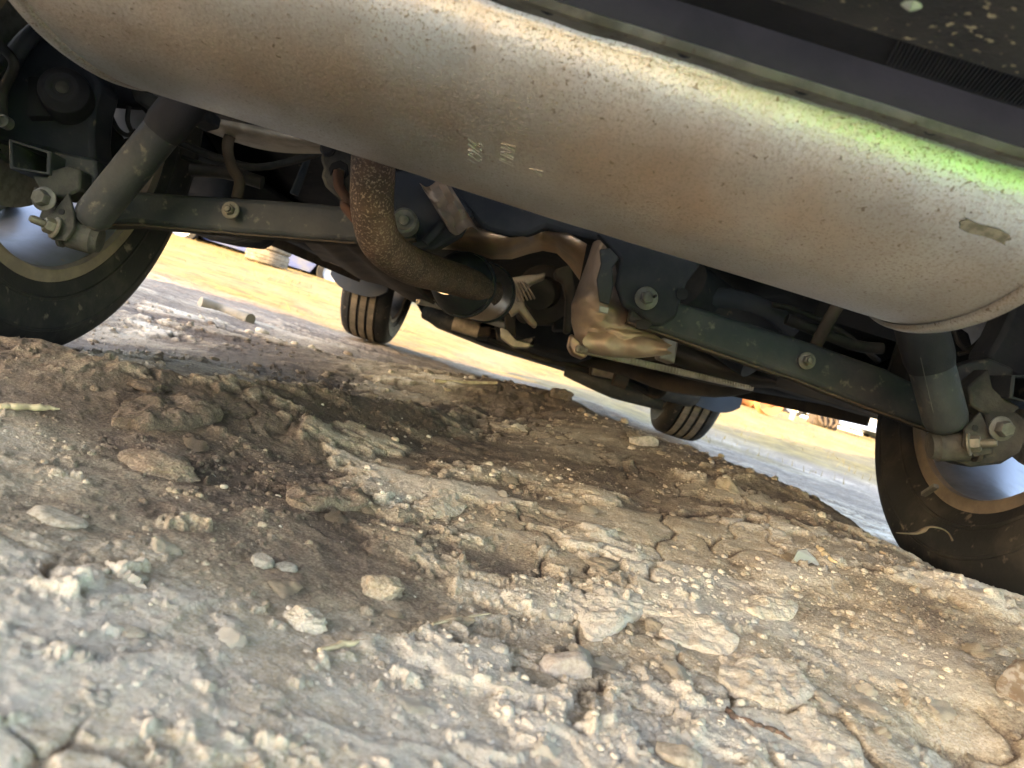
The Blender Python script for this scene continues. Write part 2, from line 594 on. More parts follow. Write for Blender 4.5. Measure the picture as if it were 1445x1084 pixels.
def ground(x, y, lam=None, full=False):
    """height of the dirt; lam = local mesh spacing so finer relief than the mesh is skipped"""
    x = np.asarray(x, float)
    y = np.asarray(y, float)
    if lam is None:
        lam = np.full_like(x, .002)
    wx = x + .03 * pn(x * 5, y * 5, 90) + .015 * pn(x * 18, y * 18, 91)
    wy = y + .03 * pn(x * 5, y * 5, 92) + .015 * pn(x * 18, y * 18, 93)
    d, h = polyline(wx, wy, [(p[0], p[1], p[2]) for p in RIGHT_BANK])
    # walking RIGHT_BANK from right to left, the far side lies to the right hand: negative
    near = np.where(d < 0, np.exp(-(d / .13) ** 2), np.exp(-(d / .42) ** 2))
    z = h * near
    bank = near
    d2, h2 = polyline(wx, wy, LEFT_BANK)
    near2 = np.where(d2 < 0, np.exp(-(d2 / .07) ** 2), np.exp(-(d2 / .16) ** 2))
    z = np.maximum(z, h2 * near2)
    z = z + .035 * np.exp(-((x - .06) ** 2 + (y - 1.85) ** 2) / .022)
    # wheel ruts
    z = z - .045 * np.exp(-((x + .78) / .16) ** 2) * np.exp(-((y - 1.15) / .45) ** 2)
    z = z + .045 * np.exp(-((x - .80) / .22) ** 2) * np.exp(-((y - 1.2) / .5) ** 2) * (1 - near)
    z = z - .008 * np.exp(-((x + .35) / .3) ** 2) * np.exp(-((y - 1.35) / .25) ** 2)
    # hollow at the right edge of the picture
    z = z - .03 * np.exp(-((x - .37) ** 2 + (y - .47) ** 2) / .0025)
    # far yard rises gently
    far = np.maximum(y - 4.2, 0)
    q = far * far / (far + 1.2)
    z = z + (.066 + .03 * np.clip(x / np.maximum(y, 1), -.5, .5)) * q / (1 + q / 25)
    fade = lambda L: np.clip(L / (lam * 2.5) - .6, 0, 1)
    rough = .55 + .9 * np.clip(near2 + .9 * bank * (d < .12), 0, 1.2)
    rough = rough * (1 + 1.6 * sst(2.2, 3.6, y))
    rough = rough * (1 - .45 * sst(-.02, .3, fbm(x * 2.2, y * 2.2, 30, 2)))
    for i, (L, a) in enumerate(((.9, .012), (.42, .010), (.2, .007), (.1, .0042), (.05, .0027), (.025, .0022), (.0125, .0017), (.006, .0011), (.003, .0006))):
        n = pn(x / L + i * 3.7, y / L - i * 5.1, 40 + i)
        if i in (3, 4, 5, 6):
            n = .5 * n + .7 * (.30 - np.abs(pn(x / L * .8 - 7, y / L * .8 + i, 60 + i)))
        z = z + a * n * fade(L) * (rough if i > 1 else 1)
    # flaky crust plates standing a few millimetres proud with broken edges
    t = fbm(x * 7 + .3 * pn(x * 40, y * 40, 5), y * 9, 10, 5, .55)
    gate = sst(-.1, .25, fbm(x * 1.8, y * 1.8, 20, 2))
    pl = sst(.02, .05, t) * .45 + sst(.22, .25, t) * .55
    crust = pl * (.35 + .65 * gate)
    z = z + .0055 * crust * fade(.03)
    # drying cracks
    vx = x + .02 * pn(x * 25, y * 25, 3) + .05 * pn(x * 7, y * 7, 4)
    vy = y + .02 * pn(x * 25, y * 25, 6) + .05 * pn(x * 7, y * 7, 7)
    f1, f2 = voro(vx * 11, vy * 11, 200)
    cg = sst(.05, .3, fbm(x * 2.6 + 4, y * 2.6, 25, 2) + .5 * sst(.1, .4, x) * sst(.8, .5, y))
    crack = (1 - sst(.0, .07, f2 - f1)) * cg
    z = z - .0042 * crack * fade(.02)
    # crumbs
    gz = np.clip(.25 + .55 * fbm(x * 4, y * 4, 70, 3) + .5 * near2 + .4 * bank * (d < .1) + .25 * sst(.1, .5, x + .6 * (.7 - y)), 0, .95)
    c1 = crumbs(x, y, .030, .004, .012, gz * .5, 300) * fade(.012)
    c2 = crumbs(x, y, .013, .0015, .0055, gz, 320) * fade(.006)
    c3 = crumbs(x, y, .006, .0008, .0022, np.clip(gz + .1, 0, 1), 340) * fade(.0025)
    cr = np.maximum(np.maximum(c1, c2), c3)
    z = z + cr
    if not full:
        return z
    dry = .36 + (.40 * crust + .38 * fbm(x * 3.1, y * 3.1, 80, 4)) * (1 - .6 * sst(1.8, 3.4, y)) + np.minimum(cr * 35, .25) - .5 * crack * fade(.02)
    dry = dry + .12 - .20 * sst(1.3, 2.6, y) - .17 * sst(2.4, 3.4, y) - .24 * sst(.62, .95, y + .1 * pn(x * 4, y * 4, 95)) * sst(2.5, 1.9, y) + .32 * sst(.70, .38, y + .12 * pn(x * 6, y * 6, 81)) + .22 * sst(.0, .35, x) * sst(1.1, .6, y) + .10 * sst(1.6, 3.0, y + .5 * pn(x * 2, y * 2, 83))  # also paler near and darker far, offsetting the car's shade
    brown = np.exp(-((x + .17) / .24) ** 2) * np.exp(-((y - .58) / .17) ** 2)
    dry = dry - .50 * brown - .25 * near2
    return z, np.clip(dry, 0, 1), sst(3.6, 5.4, y - .35 * x + .9 * fbm(x * .8, y * .8, 85, 4)) * (.82 + .18 * sst(-.2, .2, fbm(x * 2, y * 1, 87, 4)))  # last value: where sunlight gold is painted into the far dirt


def gz(x, y):
    return float(ground(np.array([x]), np.array([y]))[0])


def gdry(x, y):
    return float(ground(np.array([x]), np.array([y]), np.array([.004]), True)[1][0])


def gp(px, py, dmax=14):
    """point of the ground under a photo pixel"""
    r = (W(px, py, 1.0) - CAM)
    t = np.geomspace(.15, dmax, 1500)
    X = CAM.x + r.x * t
    Y = CAM.y + r.y * t
    Z = CAM.z + r.z * t
    below = Z < ground(X, Y, np.full_like(t, .02))
    i = int(np.argmax(below)) if below.any() else len(t) - 1
    return Vector((X[i], Y[i], Z[i])), float(t[i])


def build_ground():
    fine = np.linspace(math.radians(-48), math.radians(48), 860)
    coarse = np.linspace(math.radians(48), math.radians(312), 130)[1:-1]
    ang = np.concatenate([fine, coarse])
    r = np.concatenate([np.linspace(.06, .38, 34)[:-1], np.geomspace(.38, 5.0, 640), np.geomspace(5.0, 700, 150)[1:]])
    A, R = np.meshgrid(ang, r)
    X = R * np.sin(A)
    Y = R * np.cos(A) - .12
    lam = np.maximum(R * .00195, np.gradient(r)[:, None] * .55)
    out = np.abs((A + np.pi) % (2 * np.pi) - np.pi) > math.radians(48.5)
    lam = np.where(out, np.maximum(lam, R * .035), lam)
    z, dry, sun_tint = ground(X.ravel(), Y.ravel(), lam.ravel(), True)
    n, m = len(r), len(ang)
    vs = np.stack([X.ravel(), Y.ravel(), z], 1)
    vs = np.vstack([vs, [[0, -.12, float(z[:m].mean())]]])
    i = np.arange(n - 1)[:, None] * m
    j = np.arange(m)[None, :]
    j2 = (j + 1) % m
    quads = np.stack([i + j, i + m + j, i + m + j2, i + j2], -1).reshape(-1, 4)[:, ::-1]
    me = bpy.data.meshes.new("ground")
    nq = len(quads)
    tris = np.array([[n * m, (k + 1) % m, k] for k in range(m)])[:, ::-1]
    loops = np.concatenate([quads.ravel(), tris.ravel()])
    me.vertices.add(len(vs))
    me.vertices.foreach_set('co', vs.ravel())
    me.loops.add(len(loops))
    me.loops.foreach_set('vertex_index', loops.astype(np.int32))
    me.polygons.add(nq + len(tris))
    me.polygons.foreach_set('loop_start', np.concatenate([np.arange(nq) * 4, nq * 4 + np.arange(len(tris)) * 3]).astype(np.int32))
    me.update(calc_edges=True)
    me.validate()
    me.polygons.foreach_set('use_smooth', [True] * len(me.polygons))
    for nm, v in (("dry", dry), ("tint", sun_tint)):
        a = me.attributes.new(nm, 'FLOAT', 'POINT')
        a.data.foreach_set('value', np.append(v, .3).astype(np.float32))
    o = bpy.data.objects.new("ground", me)
    COL.objects.link(o)
    o['kind'] = 'structure'
    if me.polygons[1000].normal.z < 0:
        me.flip_normals()
    return o


def dirt_material(name, attr=True, dry_v=.5, shift=(0, 0, 0)):
    m = bpy.data.materials.new(name)
    m.use_nodes = True
    N, L = m.node_tree.nodes, m.node_tree.links
    b = N["Principled BSDF"]
    b.inputs["Roughness"].default_value = .92
    b.inputs["Specular IOR Level"].default_value = .25
    tc = N.new("ShaderNodeTexCoord")

    def noise(sc, det=8, ro=.65):
        n = N.new("ShaderNodeTexNoise")
        n.inputs["Scale"].default_value = sc
        n.inputs["Detail"].default_value = det
        n.inputs["Roughness"].default_value = ro
        L.new(tc.outputs['Object'], n.inputs["Vector"])
        return n.outputs["Fac"]

    def math_(op, a, c):
        x = N.new("ShaderNodeMath")
        x.operation = op
        for s, i in ((a, 0), (c, 1)):
            if isinstance(s, (int, float)):
                x.inputs[i].default_value = s
            else:
                L.new(s, x.inputs[i])
        return x.outputs[0]

    if attr:
        at = N.new("ShaderNodeAttribute")
        at.attribute_name = "dry"
        if attr == 'object':
            at.attribute_type = 'OBJECT'
        dry = at.outputs["Fac"]
    else:
        oi = N.new("ShaderNodeObjectInfo")
        dry = math_('ADD', math_('MULTIPLY', oi.outputs["Random"], .4), dry_v - .2)
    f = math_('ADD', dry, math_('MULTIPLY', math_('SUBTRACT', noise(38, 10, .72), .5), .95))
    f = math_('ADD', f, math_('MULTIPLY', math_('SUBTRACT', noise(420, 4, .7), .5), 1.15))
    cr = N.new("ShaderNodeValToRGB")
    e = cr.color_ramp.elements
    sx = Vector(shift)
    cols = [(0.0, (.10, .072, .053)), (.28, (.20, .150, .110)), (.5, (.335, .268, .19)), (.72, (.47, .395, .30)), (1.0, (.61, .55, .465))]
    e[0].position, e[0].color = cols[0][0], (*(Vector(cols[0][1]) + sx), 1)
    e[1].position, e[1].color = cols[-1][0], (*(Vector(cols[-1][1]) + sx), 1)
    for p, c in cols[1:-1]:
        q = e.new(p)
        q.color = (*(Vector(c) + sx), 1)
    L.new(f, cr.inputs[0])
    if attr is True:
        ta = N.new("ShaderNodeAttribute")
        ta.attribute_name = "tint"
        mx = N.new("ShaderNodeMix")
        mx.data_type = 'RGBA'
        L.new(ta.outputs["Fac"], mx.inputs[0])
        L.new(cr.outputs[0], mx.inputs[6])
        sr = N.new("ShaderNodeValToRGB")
        sr.color_ramp.elements[0].position, sr.color_ramp.elements[0].color = .40, (.09, .056, .012, 1)  # golden ramp carries the sunlit look of the far yard
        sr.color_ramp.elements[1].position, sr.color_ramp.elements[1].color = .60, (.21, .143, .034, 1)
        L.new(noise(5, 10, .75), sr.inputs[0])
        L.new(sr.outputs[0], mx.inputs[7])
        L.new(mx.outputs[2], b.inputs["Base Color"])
    else:
        L.new(cr.outputs[0], b.inputs["Base Color"])
    bp = N.new("ShaderNodeBump")
    bp.inputs["Distance"].default_value = .0030
    L.new(noise(330, 6, .75), bp.inputs["Height"])
    bp2 = N.new("ShaderNodeBump")
    bp2.inputs["Distance"].default_value = .008
    bp2.inputs["Strength"].default_value = .6
    L.new(noise(75, 8, .7), bp2.inputs["Height"])
    L.new(bp.outputs[0], bp2.inputs["Normal"])
    L.new(bp2.outputs[0], b.inputs["Normal"])
    return m


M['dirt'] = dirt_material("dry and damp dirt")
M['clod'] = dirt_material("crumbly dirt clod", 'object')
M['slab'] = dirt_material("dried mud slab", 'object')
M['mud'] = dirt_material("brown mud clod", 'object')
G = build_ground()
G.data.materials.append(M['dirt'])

# ------------------------------------------------------------------ the parked car, seen from under its tail
car = thing("parked_car", "parked car seen from under its tail, with a long silver muffler across the underside", "car", (0.02, 2.3, 0))
HUB_L = Vector((-.772, 1.05, .306))
HUB_R = Vector((.748, 1.05, .388))
HUB_FL = Vector((-.745, 3.66, .355))
HUB_FR = Vector((.825, 3.66, .355))
SIGN = lambda c: 1 if c.x < 0 else -1      # +1: inboard lies towards +x


def make_wheel(name, c, spin):
    """alloy barrel with its tyre, spokes, hub and brake disc as sub-parts"""
    s = SIGN(c)
    ax = Vector((s, 0, 0))                 # pointing inboard
    barrel = MB().lathe(c, ax, [(.226, .098), (.228, .092), (.214, .084), (.208, .06), (.200, .03), (.205, -.03), (.214, -.07),
                                (.226, -.085), (.226, -.098), (.214, -.1), (.205, -.085), (.196, -.03), (.190, .03), (.199, .062),
                                (.206, .086), (.214, .098)], 72, closed=True).build("wheel", 'alloy', car)
    barrel.name = name
    WC[barrel.name] = WC.get(barrel.name, WC["wheel"]) if "wheel" in WC else c
    WC[barrel.name] = Vector(c) * 0 + car.location + barrel.location
    lipb = MB().lathe(c, ax, [(.216, .1005), (.2285, .0985), (.230, .090), (.215, .086), (.2065, .089), (.209, .0975)], 72, closed=True)
    lipb.build("rim_lip", 'lip', barrel)
    # tyre: sidewalls with raised rings, shoulder, four tread grooves
    R = .345
    half = [(.224, .093), (.228, .100), (.236, .103), (.246, .107), (.247, .109), (.251, .109), (.252, .108), (.275, .1145), (.290, .116),
            (.2915, .1172), (.2945, .1172), (.296, .1155), (.312, .112), (.326, .105), (.334, .097), (.3405, .086)]
    tread = []
    for g in (.060, .022, -.022, -.060):
        tread += [(R - .0015 * abs(g) / .06, g + .006), (R - .0085, g + .0042), (R - .0085, g - .0042), (R - .0015 * abs(g) / .06, g - .006)]
    prof = half + tread + [(r, -h) for r, h in half[::-1]] + [(.215, -.08), (.215, .08)]
    tb = MB().lathe(c, ax, prof, 96, closed=True)
    tyre = tb.build("tyre", 'rubber', barrel, smooth=30)
    # tread blocks' cross cuts: thin dark ribs standing between blocks
    cb = MB()
    for k in range(72):
        a = 2 * math.pi * k / 72 + spin
        for g in (.0, .041, -.041):
            u = Vector((0, math.cos(a), math.sin(a)))
            t = Vector((0, -math.sin(a), math.cos(a)))
            cb.box(c + ax * g + u * (R - .0002), (.0275, .0282, .0022), (ax, t, u))
    cb.build("tread_blocks", 'tread', tyre)["kind"] = "stuff"
    if c.y < 2:
        rb_ = MB()
        for k in range(150):
            a = 2 * math.pi * k / 150
            u = Vector((0, math.cos(a), math.sin(a)))
            t = Vector((0, -math.sin(a), math.cos(a)))
            rb_.box(c + ax * .1135 + u * .282, (.0016, .0022, .014), (ax, t, u))
        rb_.build("wall_rib", 'rubber', tyre, smooth=0)["kind"] = "stuff"
    # spokes near the outer face
    for k in range(5):
        a = 2 * math.pi * k / 5 + spin
        u = Vector((0, math.cos(a), math.sin(a)))
        t = Vector((0, -math.sin(a), math.cos(a)))
        p0, p1 = c + u * .055 - ax * .045, c + u * .203 - ax * .075
        sp = [p0 - t * .036, p0 + t * .036, (p0 + p1) / 2 + t * .028, p1 + t * .040, p1 - t * .040, (p0 + p1) / 2 - t * .028]
        MB().prism(sp, -ax * .022).build("spoke", 'alloy', barrel, bevel=.005)
    MB().lathe(c, ax, [(.075, -.07), (.078, -.045), (.07, -.035), (.04, -.03)], 32).build("hub", 'cast', barrel)
    MB().lathe(c, ax, [(.142, .018), (.142, -.004), (.075, -.004), (.072, -.03), (.06, -.03), (.06, .03), (.085, .03), (.085, .018)], 48,
               closed=True).build("brake_disc", 'red' if c.y > 2 else 'bolt', barrel)
    return barrel


wheels = []
for nm, c, sp in (("rear_wheel", HUB_L, .35), ("rear_wheel", HUB_R, 1.05), ("front_wheel", HUB_FL, .2), ("front_wheel", HUB_FR, .9)):
    wheels.append(make_wheel(nm, c, sp))
# balance weight clipped to the right rear lip
a = math.radians(232)
wr = HUB_R + Vector((-.094, math.cos(a) * .209, math.sin(a) * .209))
MB().box(W(1312, 692, 1.07), (.008, .03, .006), (X0, Vector((0, .8, -.6)), Vector((0, .6, .8)))).build("balance_weight", 'bolt', wheels[1], bevel=.001)

# ---- muffler
MY, MZ, MA, MBL, MBU = .54, .361, .140, .070, .095
MX0, MX1 = -.357, .267


def muf(x, th, off=0.0):
    ct, st = math.cos(th), math.sin(th)
    n = 2.12 if st < 0 else 3.0
    b = MBL if st < 0 else MBU
    f = lambda q: math.copysign(abs(q) ** (2 / n), q)
    e = min(x - MX0, MX1 - x)
    k = 1 - .012 * math.exp(-max(e, 0) / .012)
    y = MA * f(ct) * k
    z = b * f(st) * k
    nv = Vector((0, ct / MA, st / b)).normalized()
    return Vector((x, MY + y, MZ + z)) + nv * off


def dent(x, th):
    d = 0
    for (dx, dt, r, a) in DENTS:
        q = ((x - dx) / r) ** 2 + ((th - dt) * .11 / r) ** 2
        d -= a * math.exp(-q)
    return d


DENTS = [(random.uniform(MX0 + .03, MX1 - .03), random.uniform(3.4, 5.2), random.uniform(.004, .012), random.uniform(.0003, .0011)) for _ in range(26)]
DENTS += [(random.uniform(MX0, MX1), random.uniform(3.3, 5.3), random.uniform(.05, .12), random.uniform(-.0015, .002)) for _ in range(14)]
b = MB()
rows = []
NX, NT = 150, 150
for i in range(NX + 1):
    x = MX0 + (MX1 - MX0) * i / NX
    rows.append([muf(x, 2 * math.pi * j / NT, dent(x, 2 * math.pi * j / NT) if math.pi < 2 * math.pi * j / NT < 2 * math.pi else 0) for j in range(NT)])
vs = [p for r in rows for p in r]
fs = [(i * NT + j, i * NT + (j + 1) % NT, (i + 1) * NT + (j + 1) % NT, (i + 1) * NT + j) for i in range(NX) for j in range(NT)]
b.add(vs, fs)
for xe, sg in ((MX0, -1), (MX1, 1)):       # domed end caps
    ring = []
    prev = 0 if sg < 0 else NX * NT
    for q, (k, dx) in enumerate(((.93, .004), (.8, .010), (.5, .018), (.2, .021))):
        o = len(b.v)
        b.v += [(xe + sg * dx, MY + (muf(xe, 2 * math.pi * j / NT).y - MY) * k, MZ + (muf(xe, 2 * math.pi * j / NT).z - MZ) * k) for j in range(NT)]
        b.f += [(prev + j, prev + (j + 1) % NT, o + (j + 1) % NT, o + j) for j in range(NT)]
        prev = o
    b.f.append(tuple(prev + j for j in range(NT)))
muffler = b.build("muffler", 'muffler', car, smooth=50)
# upper half-shell in painted shade, just proud of the body
b = MB()
rws = []
for i in range(41):
    x = MX0 + .004 + (MX1 - MX0 - .008) * i / 40
    rws.append([muf(x, math.pi * j / 40, .0022) for j in range(41)])
b.sheet(rws)
b.build("upper_shell", 'upper', muffler, smooth=60)
# seam flange along the rear side, with a rolled edge
b = MB()
prof = [(.0, .0022), (.0, -.0022), (-.013, -.0024), (-.0145, -.0042), (-.0172, -.0036), (-.0175, .001), (-.015, .0024)]
n = len(prof)
xs = [MX0 + .002 + (MX1 - MX0 - .004) * i / 160 for i in range(161)]
vs = []
for x in xs:
    wob = .0007 * math.sin(x * 60) + .0005 * math.sin(x * 143 + 1)
    vs += [(x, MY - MA + .003 + p + wob * (p < -.01), MZ + q + wob * .6) for p, q in prof]
b.add(vs, [(i * n + j, i * n + (j + 1) % n, (i + 1) * n + (j + 1) % n, (i + 1) * n + j) for i in range(160) for j in range(n)]
      + [tuple(range(n)), tuple(160 * n + j for j in range(n))])
flange = b.build("seam_flange", 'flange', muffler, smooth=35)
for k in range(9):
    x = -.30 + k * .066 + random.uniform(-.006, .006)
    MB().lathe((x, MY - MA - .008, MZ - .0022), (0, 0, -1), [(.0036, -.001), (.0036, .0004), (.0022, .0008), (.0014, .0002)], 14).build("spot_weld", 'darkmetal', flange)
# crimped end lips
for xe, sg in ((MX0, -1), (MX1, 1)):
    b = MB()
    prof = [(-.004, .0), (-.0035, .0022), (.0, .0036), (.005, .0036), (.0075, .001), (.006, -.003)]
    n = len(prof)
    NL = 120
    vs = []
    for j in range(NL):
        th = 2 * math.pi * j / NL
        vs += [muf(xe, th, q) + Vector((sg * p, 0, 0)) for p, q in prof]
    b.add(vs, [(j * n + k, j * n + (k + 1) % n, ((j + 1) % NL) * n + (k + 1) % n, ((j + 1) % NL) * n + k) for j in range(NL) for k in range(n)])
    b.build("end_lip", 'muffler', muffler, smooth=60)


# stamped characters on the shell
def stamp(txt, x0, th0, size, dth):
    cu = bpy.data.curves.new("stamp", 'FONT')
    cu.body = txt
    cu.size = size
    cu.shear = .25
    cu.extrude = 0
    tmp = bpy.data.objects.new("stamp", cu)
    COL.objects.link(tmp)
    dg = bpy.context.evaluated_depsgraph_get()
    me = tmp.evaluated_get(dg).to_mesh()
    vs = [v.co.copy() for v in me.vertices]
    fs = [tuple(p.vertices) for p in me.polygons]
    tmp.evaluated_get(dg).to_mesh_clear()
    bpy.data.objects.remove(tmp)
    mb = MB()
    mb.add([muf(x0 + v.y, th0 + v.x * dth, .0007) for v in vs], fs)
    o = mb.build("stamped_mark", 'muffler', muffler, smooth=0)
    sl = o.modifiers.new("thick", 'SOLIDIFY')
    sl.thickness = .0005
    return o


# ---- rear bumper
b = MB()
BZ = .366
prof = [(-.09, .62), (-.11, .50), (-.09, .40), (-.05, .372), (.0, BZ), (.33, BZ), (.336, BZ + .002), (.338, BZ + .007), (.30, BZ + .02), (.02, BZ + .02), (-.02, .41), (-.07, .52), (-.06, .62)]
n = len(prof)
xs = [-.86 + 1.72 * i / 40 for i in range(41)]
vs = []
for x in xs:
    cv = .10 * max(0, (abs(x) - .55) / .31) ** 2
    vs += [(x + .0, y + (cv if y < .25 else 0), z) for y, z in prof]
b.add(vs, [(i * n + j, i * n + (j + 1) % n, (i + 1) * n + (j + 1) % n, (i + 1) * n + j) for i in range(40) for j in range(n)]
      + [tuple(range(n)), tuple(40 * n + j for j in range(n))])
bumper = b.build("rear_bumper", 'bumper', car, smooth=35)
# woven mesh strip along its inner edge, every cord a ridge
b = MB()
b.box((0, .352, BZ + .0075), (1.6, .034, .003))
strip = b.build("inner_strip", 'plastic', bumper)
b = MB()
for i in range(200):
    x = .12 + i * .0019
    b.box((x, .350, BZ + .0052), (.0009, .030, .0016), (X0, Vector((.25, .97, 0)), Vector((0, 0, 1))))
o = b.build("mesh_cord", 'darkmetal', strip, smooth=0)
o['kind'] = 'stuff'
MB().tube([W(1270, -3, .30), W(1288, 4, .296), W(1303, 3, .298)], [.0015, .0032, .0018], 12, sub=4).build("push_clip", 'clip', bumper)  # small pale green blob at the bumper edge

# ---- body shell, floor and wheel housings (mostly above the picture)
FLZ = .46


def side_panel(x, s):
    prof = [(-.08, .50), (.0, .40), (.62, .36)]
    prof += [(1.05 - .40 * math.cos(a), .36 + .40 * math.sin(a)) for a in np.linspace(.06, math.pi - .06, 14)]
    prof += [(1.5, .30), (3.2, .28)]
    prof += [(3.66 - .40 * math.cos(a), .34 + .40 * math.sin(a)) for a in np.linspace(.06, math.pi - .06, 14)]
    prof += [(4.15, .30), (4.42, .32), (4.46, .62), (4.35, .92), (3.5, 1.03), (2.75, 1.60), (2.2, 1.67), (.5, 1.62), (.02, 1.05), (-.1, .98)]
    return MB().prism([(x, y, z) for y, z in prof], (s * .03, 0, 0))


for s in (-1, 1):
    side_panel(s * .89, -s).build("side_panel", 'carpaint', car)
    for y0, y1 in ((.75, 1.7), (1.76, 2.75)):
        MB().prism([(s * .893, y0, 1.06), (s * .893, y1, 1.06), (s * .893, min(y1, 2.62), 1.5), (s * .893, y0 + .05, 1.5)], (s * .004, 0, 0)).build("side_window", 'glass', car)
top = [(-.1, .98), (.02, 1.05), (.5, 1.62), (2.2, 1.67), (2.75, 1.60), (3.5, 1.03), (4.35, .92), (4.46, .62), (4.42, .32)]
b = MB()
b.sheet([[(x, y, z + .03 * (1 - (x / .88) ** 2)) for y, z in top] for x in np.linspace(-.858, .858, 9)], (0, 0, -.02))
b.build("upper_body", 'carpaint', car)
MB().sheet([[(x, .06, 1.1), (x, .46, 1.56)] for x in (-.7, .7)], (0, -.006, .006)).build("rear_window", 'glass', car)
MB().sheet([[(x, 2.8, 1.59), (x, 3.42, 1.13)] for x in (-.7, .7)], (0, .03, .03)).build("windscreen", 'glass', car)
# floor pan in pressed sections with ribs
b = MB()
rws = []
for i in range(60):
    y = .36 + i * (4.0 - .36) / 59
    r = []
    for j in range(40):
        x = -.855 + 1.71 * j / 39
        z = FLZ + .012 * math.sin(x * 40) * (abs(x) > .2) + .10 * math.exp(-(x / .16) ** 2) * (y > 1.2)
        z += .14 * (1 - min(1, max(0, (y - 1.35) / .25))) - .06 * (min(1, max(0, (y - 1.75) / .2))) * (abs(x) > .25)
        r.append((x, y, z))
    rws.append(r)
b.sheet(rws, (0, 0, .02))
b.build("floor_pan", 'darkmetal', car)
for s, c in ((-1, HUB_L), (1, HUB_R), (-1, HUB_FL), (1, HUB_FR)):
    b = MB()
    rr = .43
    b.sheet([[(s * x, c.y - rr * math.cos(t), .36 + rr * math.sin(t)) for t in np.linspace(.15, math.pi - .15, 22)] for x in (.52, .62, .72, .855)], (0, 0, .008))
    b.build("wheel_housing", 'plastic', car)
# pressed sill along each side
for s in (-1, 1):
    x = s * .77
    b = MB()
    b.box((x, 2.42, .335), (.15, 1.62, .10))
    sill = b.build("sill", 'darkmetal', car, bevel=.015)
    MB().box((s * .755, 2.42, .272), (.004, 1.6, .03)).build("pinch_weld", 'tank', sill)

# ---- lower links


def link(name, pts, d0, d1, hw, th=.026):
    """pressed link: centre line in photo pixels, half height in pixels"""
    b = MB()
    n = len(pts)
    ring = []
    for i, (x, y, h) in enumerate(pts):
        d = d0 + (d1 - d0) * i / (n - 1)
        c = W(x, y, d)
        a = Vector(W(*pts[max(i - 1, 0)][:2], d))
        e = Vector(W(*pts[min(i + 1, n - 1)][:2], d))
        t = (e - a).normalized()
        up = FW.cross(t).normalized()
        if up.z < 0:
            up = -up
        hh = h / FPX * d
        q = .006
        ring.append([c + up * hh + FW * q, c + up * (hh - q), c - up * (hh - q * .7), c - up * hh + FW * q,
                     c - up * hh + FW * th, c + up * hh + FW * th])
    m = 6
    b.add([p for r in ring for p in r],
          [(i * m + j, i * m + (j + 1) % m, (i + 1) * m + (j + 1) % m, (i + 1) * m + j) for i in range(n - 1) for j in range(m)]
          + [tuple(range(m)), tuple((n - 1) * m + j for j in range(m))])
    o = b.build(name, 'arm', car, bevel=.003, smooth=50)
    # welded pinch edge along its bottom
    e = MB()
    pp = []
    for i, (x, y, h) in enumerate(pts):
        d = d0 + (d1 - d0) * i / (n - 1)
        pp.append(ring[i][3] * .5 + ring[i][4] * .5)
    for p0, p1 in zip(pp[:-1], pp[1:]):
        t = (p1 - p0)
        L = t.length
        t.normalize()
        dn = t.cross(FW).normalized()
        if dn.z > 0:
            dn = -dn
        for k in range(4):
            j = random.uniform(-.0005, .0005)
            e.box(p0 + t * L * (k + .5) / 4 + dn * (.0008 + j), (L / 4 * 1.02, .022, .0026 + j), (t, FW, dn))
    e.build("pinch_edge", 'tank', o)
    return o


armL = link("lower_link", [(112, 296, 20), (190, 292, 23), (330, 303, 25), (440, 311, 26), (520, 318, 24), (585, 318, 17)], 1.03, .97, 0)
armR = link("lower_link", [(893, 432, 22), (950, 449, 25), (1040, 478, 27), (1140, 511, 28), (1240, 548, 30), (1335, 588, 24)], .97, 1.03, 0)
for o, p, d in ((armL, (324, 296), .985), (armR, (1140, 509), .995)):
    MB().hexa(W(*p, d) + FW * .004, -FW, .0072, .007, .0115, (.0042, .005)).build("link_bolt", 'zinc', o)
# inner bush of the left link behind the pipe
MB().lathe(W(571, 312, .94), -FW, [(.016, -.02), (.016, .004), (.013, .006), (.010, .004), (.007, .003), (.006, .006)], 28).build("inner_bush", 'bolt', armL)

# ---- dampers


def damper(p_lo, p_hi, d_lo, d_hi, r, far):
    a, c = W(*p_lo, d_lo), W(*p_hi, d_hi)
    t = (c - a).normalized()
    e = a + t * far
    b = MB().tube([a - t * .002, a + t * .004, a + t * .012, c], [r * .72, r * .93, r, r], 36)
    o = b.build("shock_absorber", 'arm', car, smooth=50)
    MB().tube([c - t * .012, c + t * .0, e], [r * 1.02, r * 1.12, r * 1.12], 36).build("dust_cover", 'plastic', o, smooth=50)
    return o, a, t


shL, aL, tL = damper((126, 312), (236, 176), .93, .90, .0222, .22)
shR, aR, tR = damper((1337, 602), (1311, 505), .90, .88, .0250, .20)
MB().tube([W(1299, 505, .848), W(1308, 545, .853), W(1317, 583, .860)], .0005, 6).build("weld_seam", 'cast', shR)
MB().tube([W(243, 152, .885), W(224, 175, .885)], [.0012, .0012], 8).build("bright_scratch", 'alloy', shL)


